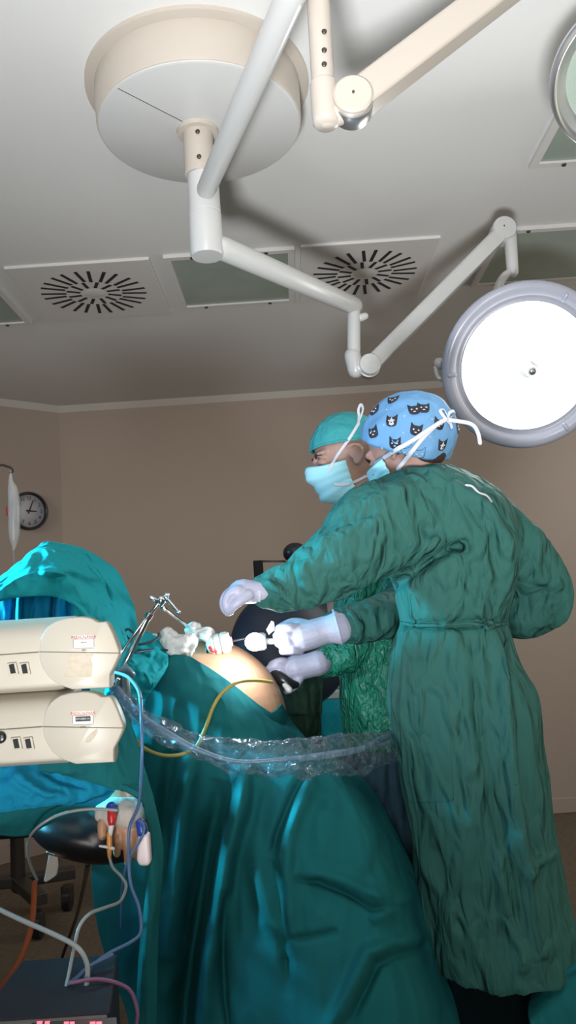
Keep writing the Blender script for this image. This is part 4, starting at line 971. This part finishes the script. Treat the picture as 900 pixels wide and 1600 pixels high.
o = cloth('dark_gown_skirt', [
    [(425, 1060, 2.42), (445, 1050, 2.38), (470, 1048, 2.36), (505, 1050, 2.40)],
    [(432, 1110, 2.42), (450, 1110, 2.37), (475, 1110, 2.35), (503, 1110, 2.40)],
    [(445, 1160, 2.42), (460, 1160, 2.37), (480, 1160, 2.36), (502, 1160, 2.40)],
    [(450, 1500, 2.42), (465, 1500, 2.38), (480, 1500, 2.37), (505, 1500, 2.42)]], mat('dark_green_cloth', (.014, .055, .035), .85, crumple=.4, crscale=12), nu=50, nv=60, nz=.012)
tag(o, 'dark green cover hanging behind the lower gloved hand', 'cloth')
o = cloth('gown_shade_sheet', [  # added dark sheet in place of shade on the second gown's skirt
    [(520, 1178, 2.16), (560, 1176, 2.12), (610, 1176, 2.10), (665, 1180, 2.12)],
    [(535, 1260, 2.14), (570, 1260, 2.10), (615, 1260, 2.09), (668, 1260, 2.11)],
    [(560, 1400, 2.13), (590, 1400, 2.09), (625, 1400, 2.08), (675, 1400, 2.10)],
    [(600, 1620, 2.13), (630, 1620, 2.09), (650, 1620, 2.08), (700, 1620, 2.10)]], mat('gown_shade_navy', (.006, .035, .06), .85, crumple=.3, crscale=9), nu=60, nv=70, nz=.015, nscale=(16, 16, 2))
tag(o, 'added dark navy sheet standing in for the shaded lower gown behind the clear plastic sleeve', 'cloth')
# instrument table
YT = 3.1; tt = W(522, 1088, YT)
t = thing('instrument_table', (tt.x, YT, 0), 'small instrument table with a blue-green cover behind the wrinkled gown', 'table')
MB().box((tt.x-.06, YT-.12, tt.z-.03), (tt.x+.4, YT+.28, tt.z)).build('table_top', m_alu, t, bevel=.003)
cv = MB(); 
x0, x1, y0, y1 = tt.x-.065, tt.x+.405, YT-.125, YT+.285
import itertools
N_ = 60; per = []
for i in range(N_):
    u = i/N_*2*((x1-x0)+(y1-y0)); 
    if u < x1-x0: p = (x0+u, y0)
    elif u < x1-x0+y1-y0: p = (x1, y0+u-(x1-x0))
    elif u < 2*(x1-x0)+y1-y0: p = (x1-(u-(x1-x0)-(y1-y0)), y1)
    else: p = (x0, y1-(u-2*(x1-x0)-(y1-y0)))
    per.append(p)
vv = []; cxm, cym = (x0+x1)/2, (y0+y1)/2
for k in range(12):
    for i, (a_, b_) in enumerate(per):
        s2 = 1+.02*k/11*(1.5+math.sin(i*1.9)*1.6); vv.append((cxm+(a_-cxm)*s2, cym+(b_-cym)*s2, tt.z+.003-.62*k/11))
ff = [(k*N_+i, k*N_+(i+1) % N_, (k+1)*N_+(i+1) % N_, (k+1)*N_+i) for k in range(11) for i in range(N_)]+[tuple(range(N_))]
cv.add(vv, ff); cv.build('cover', m_drapeb, t)
for a_ in (x0+.04, x1-.04):
    for b_ in (y0+.04, y1-.04): MB().tube([(a_, b_, .01), (a_, b_, tt.z-.03)], [.012, .012], 12).build('leg', m_alu, t)
for i, (x_, y_) in enumerate(((512, 1082), (526, 1080))):
    p = W(x_, y_, YT-.05); p.z = tt.z+.012
    o = MB().tube([p-Vector((.05, 0, 0)), p+Vector((.05, .02 + .03*i, 0))], [.004, .003], 10).build('surgical_instrument', m_chrome if i else m_black)
    tag(o, ['black slim surgical instrument lying on the blue-green table cover', 'chrome slim surgical instrument lying on the blue-green table cover'][i], 'instrument')
p = W(519, 1096, YT-.11); MB_ = MB().box((p.x-.03, p.y-.015, tt.z+.004), (p.x+.04, p.y+.06, tt.z+.03)); tag(MB_.build('sterile_pack', m_label, bevel=.004), 'small white pack on the blue-green instrument table', 'pack')

# ------------------------------------------------------------------ syringe pumps
def pump(dx, dy, label, logo, lower):
    Y = 1.25; s = Y/F
    def Q(x, y, off=0): return W(x+dx, y+dy, Y)+Vector((0, off, 0))
    t = thing('infusion_pump', Q(60, 1075), label, 'infusion pump', 'cream infusion pumps stacked on the stand')
    out = [(60, 1012), (63, 995), (72, 980), (86, 970), (104, 965), (128, 963), (144, 966), (152, 971), (160, 971), (167, 971), (176, 988), (183, 1006), (187, 1020), (182, 1034), (176, 1046), (172, 1054),
           (172, 1075), (112, 1078), (92, 1071), (76, 1060), (66, 1046), (60, 1030)]
    n = len(out); sm = [tuple(p) for p in out]
    nn_ = 88; A_o = resample(sm[:17]+[(172, 1075)], 60); sm = [tuple(q[:2]) for q in A_o]+[tuple(q[:2]) for q in resample(sm[17:]+[sm[0]], 28)][:-1]
    fc = MB(); k_n = len(sm); cx_, cy_ = 125, 1022; lay = []
    for sc2, of in ((.955, 0), (.972, .0010), (.988, .0035), (.997, .0075), (1, .010), (.965, .03), (.86, .06)):
        lay += [Q(cx_+(x-cx_)*sc2, cy_+(y-cy_)*sc2, of) for x, y in sm]
    fc.add(lay, [tuple(range(k_n)), tuple(range(7*k_n-1, 6*k_n-1, -1))]+[(l*k_n+i, (l+1)*k_n+i, (l+1)*k_n+(i+1) % k_n, l*k_n+(i+1) % k_n) for l in range(6) for i in range(k_n)])
    fc.build('end_housing', m_pump, t, sharp=60)
    bdy = MB(); bo = [(974, 0.035), (968, .06), (966, .1), (1075, .13), (1083, .10), (1084, .03), (1075, .010), (1050, .006), (1023, .006), (1000, .010), (985, .018)]
    L0 = [Q(-130, 0)] 
    pts = []
    for y, off in bo:
        p = Q(95, y-4, off); pts.append(p)
    dvec = Q(-150, 1015+15.6)-Q(95, 1015)
    bdy.poly(pts, dvec); bdy.build('body', m_pump, t, bevel=.004)
    # seam lines
    MB().tube([Q(-100, 1030.5, .005), Q(58, 1019.5, .005)], [.0007]*2, 6).build('seam', m_pumpd, t)
    MB().tube([Q(62, 1018.5, -.0002), Q(186, 1020.5, -.0002)], [.0007]*2, 6).build('seam', m_pumpd, t)
    # sockets
    for k, x in enumerate((15, 34)):
        fr = [(x-6, 1037), (x+9, 1035), (x+13, 1054), (x-3, 1056)]
        fr_ = MB().poly([Q(a_, b_, .006) for a_, b_ in fr], (0, -.0035, 0)).build('socket_frame', m_pump, t, bevel=.001)
        sl_ = [(x-2, 1039), (x+6, 1037), (x+9, 1052), (x+1, 1053)]
        MB().poly([Q(a_, b_, .003) for a_, b_ in sl_], (0, -.0012, 0)).build('socket', m_black, fr_, smooth=False)
    xr = (Q(140, 990)-Q(120, 990.8)).normalized(); zr = Vector((-xr.z, 0, xr.x))
    c0 = Q(131, 1003, -.0008) if not lower else Q(124, 1005, -.0008)
    hw, hh = .0165, .0105
    lb_ = MB().poly([c0-xr*hw-zr*hh, c0+xr*hw-zr*hh, c0+xr*hw+zr*hh, c0-xr*hw+zr*hh], (0, .0008, 0)).build('label', m_label, t, smooth=False)
    text('MEDICALPARK', .0058, c0+zr*.0072+Vector((0, -.0006, 0)), xr, zr, m_orange if lower else m_red, lb_, ext=.0002)
    bl = .0003; r_ = MB()
    for a_, b_, cx_, cy_ in ((hw-.0005, bl, 0, .0045), (hw-.0005, bl, 0, -hh+.0008), (bl, .0065, -hw+.0006, -.002), (bl, .0065, hw-.0006, -.002)):
        cc = c0+xr*cx_+zr*cy_+Vector((0, -.0003, 0)); r_.poly([cc-xr*a_-zr*b_, cc+xr*a_-zr*b_, cc+xr*a_+zr*b_, cc-xr*a_+zr*b_], (0, .0003, 0))
    r_.build('label_border', m_ink, lb_, smooth=False)
    if lower:
        cc = c0-zr*.001+Vector((0, -.0004, 0)); a_, b_ = .0115, .0036
        MB().poly([cc-xr*a_-zr*b_, cc+xr*a_-zr*b_, cc+xr*a_+zr*b_, cc-xr*a_+zr*b_], (0, .0004, 0)).build('code_plate', m_ink, lb_, smooth=False)
        text('DT-PERF-14', .004, cc+Vector((0, -.0005, 0)), xr, zr, m_label, lb_, ext=.0002)
        text('SERVIS', .003, c0-zr*.0135+Vector((0, -.0003, 0)), xr, zr, m_ink, lb_, ext=.0002)
        gl = [(128, 1038), (132, 1032), (142, 1024), (145, 1021), (147, 1026), (143, 1034), (136, 1042), (130, 1044), (127, 1042)]
        MB().poly([Q(a_, b_, -.0004) for a_, b_ in gl], (0, .0004, 0)).build('glue_mark', m_glue, t, smooth=False)
        MB().lathe([(.009, 0), (.009, .004), (.006, .006)], Q(-7, 1036, .007), (0, -1, 0), 20).build('knob', m_black, t)
    else:
        text('SERVIS', .003, c0-zr*.0008+Vector((0, -.0003, 0)), xr, zr, m_ink, lb_, ext=.0002)
        text('2012', .003, c0-zr*.0125+Vector((0, -.0003, 0)), xr, zr, m_ink, lb_, ext=.0002)
        gl = [(108, 1022), (146, 1022), (142, 1030), (145, 1038), (143, 1058), (100, 1058), (104, 1040)]
        MB().poly([Q(a_, b_, -.0004) for a_, b_ in gl], (0, .0004, 0)).build('glue_mark', m_glue, t, smooth=False)
pump(0, 0, 'upper cream infusion pump with square glue mark and red-lettered label', 0, False)
pump(6, 117, 'lower cream infusion pump with black code plate on its label', 0, True)
px_ = W(-85, 1100, 1.30).x
t = thing('pump_stand', (px_, 1.42, 0), 'steel pole stand carrying the two cream infusion pumps', 'stand')
MB().tube([(px_, 1.42, .03), (px_, 1.42, 1.5)], [.014, .014], 16).build('pole', m_chrome, t)
MB().box((-.02, -.06, -.02), (.02, .02, .02), Matrix.Translation((px_, 1.42, W(0, 1030, 1.3).z))).build('clamp', m_black, t, bevel=.004)
MB().box((-.02, -.06, -.02), (.02, .02, .02), Matrix.Translation((px_, 1.42, W(0, 1150, 1.3).z))).build('clamp', m_black, t, bevel=.004)
for k in range(5):
    a = 2*math.pi*k/5+.3; MB().tube([(px_, 1.42, .06), (px_+.22*math.cos(a), 1.42+.22*math.sin(a), .03)], [.014, .012], 10).build('foot', m_steel, t)

# ------------------------------------------------------------------ arm board, hand things, tubes
t = thing('arm_board', W(130, 1300, 1.66), 'shiny black padded oval arm board under the bandaged hand', 'arm board')
ol = [(60, 1300), (62, 1285), (75, 1272), (110, 1262), (160, 1258), (210, 1262), (238, 1285), (235, 1320), (205, 1345), (160, 1352), (120, 1345), (85, 1328), (68, 1312)]
pa = MB(); c_ = W(140, 1303, 1.66)
M_ = Matrix.Rotation(math.radians(14), 3, 'Y')
pa.ell(c_, (.118, .085, .050), M_, 48, 24); pa.ell(c_+Vector((.04, 0, .012)), (.085, .080, .045), M_)
link('pad', pa.fused('pad', .006, 6), m_vinyl, t)
MB().tube([c_+Vector((-.04, .05, -.04)), c_+Vector((-.08, .25, -.10))], [.012, .012], 12).build('support_rod', m_steel, t)
tag(MB().tube(wp([(75, 1332, 1.62), (90, 1336, 1.62)]), [.004, .004], 8).build('board_clip', m_chrome), 'chrome clip under the black arm board', 'clip')
pt_ = wp([(76, 1334, 1.63), (90, 1336, 1.63), (91, 1352, 1.62), (88, 1368, 1.63), (80, 1374, 1.63), (70, 1380, 1.63), (68, 1376, 1.63), (72, 1356, 1.62)])
tag(MB().poly(pt_, (0, .012, 0)).build('hanging_tag', m_bandage, bevel=.004), 'crumpled white tag hanging below the black arm board', 'tag')
t = thing('cannula', W(174, 1290, 1.44), 'intravenous cannula with red cap and amber stopcock on the bandaged hand', 'cannula')
MB().tube(wp([(174, 1262, 1.455), (174, 1270, 1.45)]), [.010, .006], 12).build('blue_hub', m_bluep, t)
MB().tube(wp([(174, 1268, 1.45), (175, 1280, 1.445), (174, 1288, 1.445)]), [.007, .0085, .005], 12).build('red_cap', m_redp, t)
MB().tube(wp([(174, 1290, 1.445), (172, 1304, 1.445)]), [.005, .004], 12).build('connector', m_label, t)
MB().tube(wp([(171, 1302, 1.445), (171, 1322, 1.445), (171, 1338, 1.445)]), [.0045, .005, .0035], 12).build('stopcock', m_amber, t)
MB().tube(wp([(156, 1322, 1.445), (171, 1324, 1.443), (177, 1326, 1.445)]), [.002, .003, .003], 8).build('stopcock_lever', m_label, t)
t = thing('pulse_oximeter', W(224, 1330, 1.42), 'white pulse oximeter clip with a red glowing light', 'oximeter')
MB().poly(wp([(215, 1305, 1.42), (232, 1303, 1.42), (235, 1350, 1.42), (230, 1354, 1.42), (217, 1354, 1.42), (213, 1345, 1.42)]), (0, .022, 0)).build('clip', m_oxi, t, bevel=.005)
MB().ell(W(225, 1325, 1.4215), (.0052, .0015, .0058)).build('led', m_ledp, t)
MB().tube(wp([(219, 1286, 1.43), (222, 1296, 1.425), (222, 1306, 1.43)]), [.008, .009, .008], 14).build('finger_sleeve', m_bluep, t)

YD = 1.05
cable('infusion_tube', [(182, 1266, 1.42), (150, 1264, 1.42), (115, 1267, 1.42), (85, 1276, 1.42), (62, 1290, 1.42), (48, 1305, 1.45), (43, 1325, 1.5), (47, 1350, 1.55), (58, 1375, 1.6)], .0026, m_tube, 'white tube crossing over the black arm board and dropping beside it')
cable('infusion_tube', [(171, 1338, 1.445), (176, 1355, 1.44), (190, 1370, 1.42), (197, 1385, 1.40), (188, 1408, 1.36), (165, 1418, 1.32), (140, 1428, 1.28), (124, 1448, 1.26), (116, 1480, 1.24), (108, 1520, 1.22), (101, 1555, 1.20), (103, 1578, 1.2), (110, 1592, 1.2)], .0027, m_tube, 'clear white tube looping from the amber stopcock down to the grey monitor')
cable('cable', [(-20, 1412, 1.30), (30, 1436, 1.27), (80, 1458, 1.25), (118, 1478, 1.23), (134, 1500, 1.22), (137, 1525, 1.21), (131, 1560, 1.2), (122, 1590, 1.2)], .0036, m_tube, 'thick off-white cable curving in from the side to the grey monitor', 'cable')
cable('cable', [(220, 1092, 1.42), (221, 1125, 1.37), (222, 1180, 1.36), (217, 1255, 1.40), (203, 1290, 1.42), (201, 1330, 1.41), (204, 1380, 1.38), (217, 1418, 1.36), (220, 1455, 1.34), (205, 1472, 1.31), (170, 1490, 1.27), (140, 1515, 1.24), (125, 1550, 1.22), (114, 1592, 1.2)], .0028, m_tubeb, 'long blue cable hanging in front of the drape edge down to the grey monitor', 'cable')
cable('cable', [(178, 1050, 1.55), (200, 1058, 1.50), (216, 1078, 1.45), (220, 1100, 1.42)], .0032, m_tubeg, 'grey-blue cable arching from the rod clamp over the drape', 'cable')
cable('cable', [(217, 1282, 1.41), (225, 1290, 1.405), (223, 1305, 1.40), (212, 1325, 1.405), (200, 1345, 1.41), (193, 1370, 1.42), (190, 1400, 1.44), (190, 1450, 1.5)], .0022, m_tubeb, 'fine blue oximeter lead looping past the fingers', 'cable')
cable('cable', [(250, 1640, 1.25), (216, 1610, 1.24), (215, 1580, 1.23), (205, 1550, 1.22), (185, 1537, 1.21), (150, 1530, 1.2), (112, 1536, 1.19)], .0028, m_tubev, 'pink-violet cable arching over the grey monitor to the drape', 'cable')
cable('cable', [(175, 1492, 1.27), (140, 1510, 1.24), (120, 1528, 1.22), (108, 1537, 1.2)], .003, m_tubeb, 'short blue-violet cable joining the grey monitor top', 'cable')
cable('orange_hose', [(54, 1380, 2.9), (50, 1440, 2.7), (35, 1490, 2.5), (12, 1530, 2.3), (-15, 1560, 2.2)], .010, m_tubeo, 'orange hose trailing across the floor past the wheeled base', 'hose')
cable('cable', [(137, 1350, 1.80), (132, 1380, 2.4), (120, 1430, 2.9), (108, 1465, 3.1), (96, 1500, 3.2), (90, 1530, 3.3)], .006, m_black, 'thin black cable hanging below the arm board to the floor', 'cable')

# grey monitor box with red displays
Yf = 1.12; zt_ = W(100, 1586, Yf).z
t = thing('patient_monitor', W(90, 1586, Yf), 'dark grey box monitor with red lit displays at the bottom corner', 'monitor')
a1 = W(-40, 1590, Yf); a2 = W(172, 1586, Yf); b1 = C(60, 1492, zt_); b2 = C(184, 1490, zt_)
a1.z = a2.z = b1.z = b2.z = zt_; a1.y = a2.y; b1.y = b2.y; b1.x = a1.x
MB().poly([a1, a2, b2, b1], (0, 0, -.16)).build('case', m_grey, t, bevel=.004)
MB().box((a1.x+.002, a2.y-.012, zt_-.155), (a2.x-.003, a2.y+.004, zt_-.003)).build('front_panel', m_greyf, t, bevel=.003)
yy = a2.y-.0135
for i, (x_, w_) in enumerate(((62, 8), (74, 7), (104, 7), (113, 7), (145, 8), (155, 8))):
    p = W(x_, 1600, yy); MB().box((p.x-w_*.00042, yy-.0008, p.z-.008), (p.x+w_*.00042, yy+.001, p.z+.003)).build('display_digit', m_led, t, smooth=False)
p = W(128, 1601, yy); MB().box((p.x-.065, yy-.0003, p.z-.012), (p.x+.045, yy+.0006, p.z+.006)).build('display_window', m_black, t, smooth=False)
MB().ell(W(162, 1578, Yf+.03), (.011, .008, .004)).build('vent_knob', m_black, t)
rl = bpy.data.lights.new('display_glow', 'POINT'); rl.energy = .02; rl.color = (1, .05, .08); rl.shadow_soft_size = .02
ro = bpy.data.objects.new('display_glow', rl); COL.objects.link(ro); ro.location = W(118, 1602, yy-.02)
cz = zt_-.16
t = thing('equipment_cart', (a2.x-.15, 1.28, 0), 'dark cart under the grey monitor', 'cart')
MB().box((a1.x, a2.y, cz-.03), (a2.x+.02, b2.y, cz)).build('shelf', m_steel, t, bevel=.004)
for xx in (a1.x+.02, a2.x-.0):
    for yy2 in (a2.y+.03, b2.y-.03): MB().tube([(xx, yy2, 0), (xx, yy2, cz-.03)], [.012, .012], 10).build('post', m_steel, t)

# wheeled base far behind
fp = C(100, 1424, 0)
t = thing('wheeled_stand', (C(40, 1400, .1).x, 4.2, 0), 'dark wheeled equipment stand with casters on the floor by the corner', 'stand')
def caster(p):
    MB().tube([p+Vector((-.018, 0, .05)), p+Vector((.018, 0, .05))], [.05, .05], 24, caps='flat').build('caster', m_black, t, sharp=40)
    MB().box((-.026, -.03, .05), (.026, .03, .12), Matrix.Translation(p)).build('fork', m_steel, t, bevel=.006)
c1 = C(106, 1422, 0); c2 = C(60, 1466, 0); c3 = C(-30, 1440, 0)
caster(c1); caster(c2); caster(c3)
hb_ = Vector((C(25, 1440, 0).x, (c1.y+c2.y)/2+.1, .15))
for c_ in (c1, c2, c3):
    q = c_+Vector((0, 0, .15)); d = (q-hb_); pz2 = d.normalized().cross(Vector((0, 0, 1)))*.035
    MB().poly([hb_-pz2, q+d.normalized()*.04-pz2, q+d.normalized()*.04+pz2, hb_+pz2], (0, 0, .05)).build('base_arm', m_steel, t, bevel=.006)
MB().tube([hb_, hb_+Vector((0, 0, .95))], [.035, .03], 16).build('column', m_steel, t)
MB().tube([hb_+Vector((0, 0, .3)), hb_+Vector((.12, -.05, .5)), hb_+Vector((.1, -.1, .8))], [.012]*3, 10, sub=4).build('hose', m_black, t)
MB().tube([hb_+Vector((-.2, 0, .35)), hb_+Vector((.22, -.05, .45))], [.02, .02], 10).build('crossbar', m_steel, t)
MB().box((-.2, -.1, .25), (.02, .1, .6), Matrix.Translation(hb_)).build('motor_box', m_grey, t, bevel=.01)
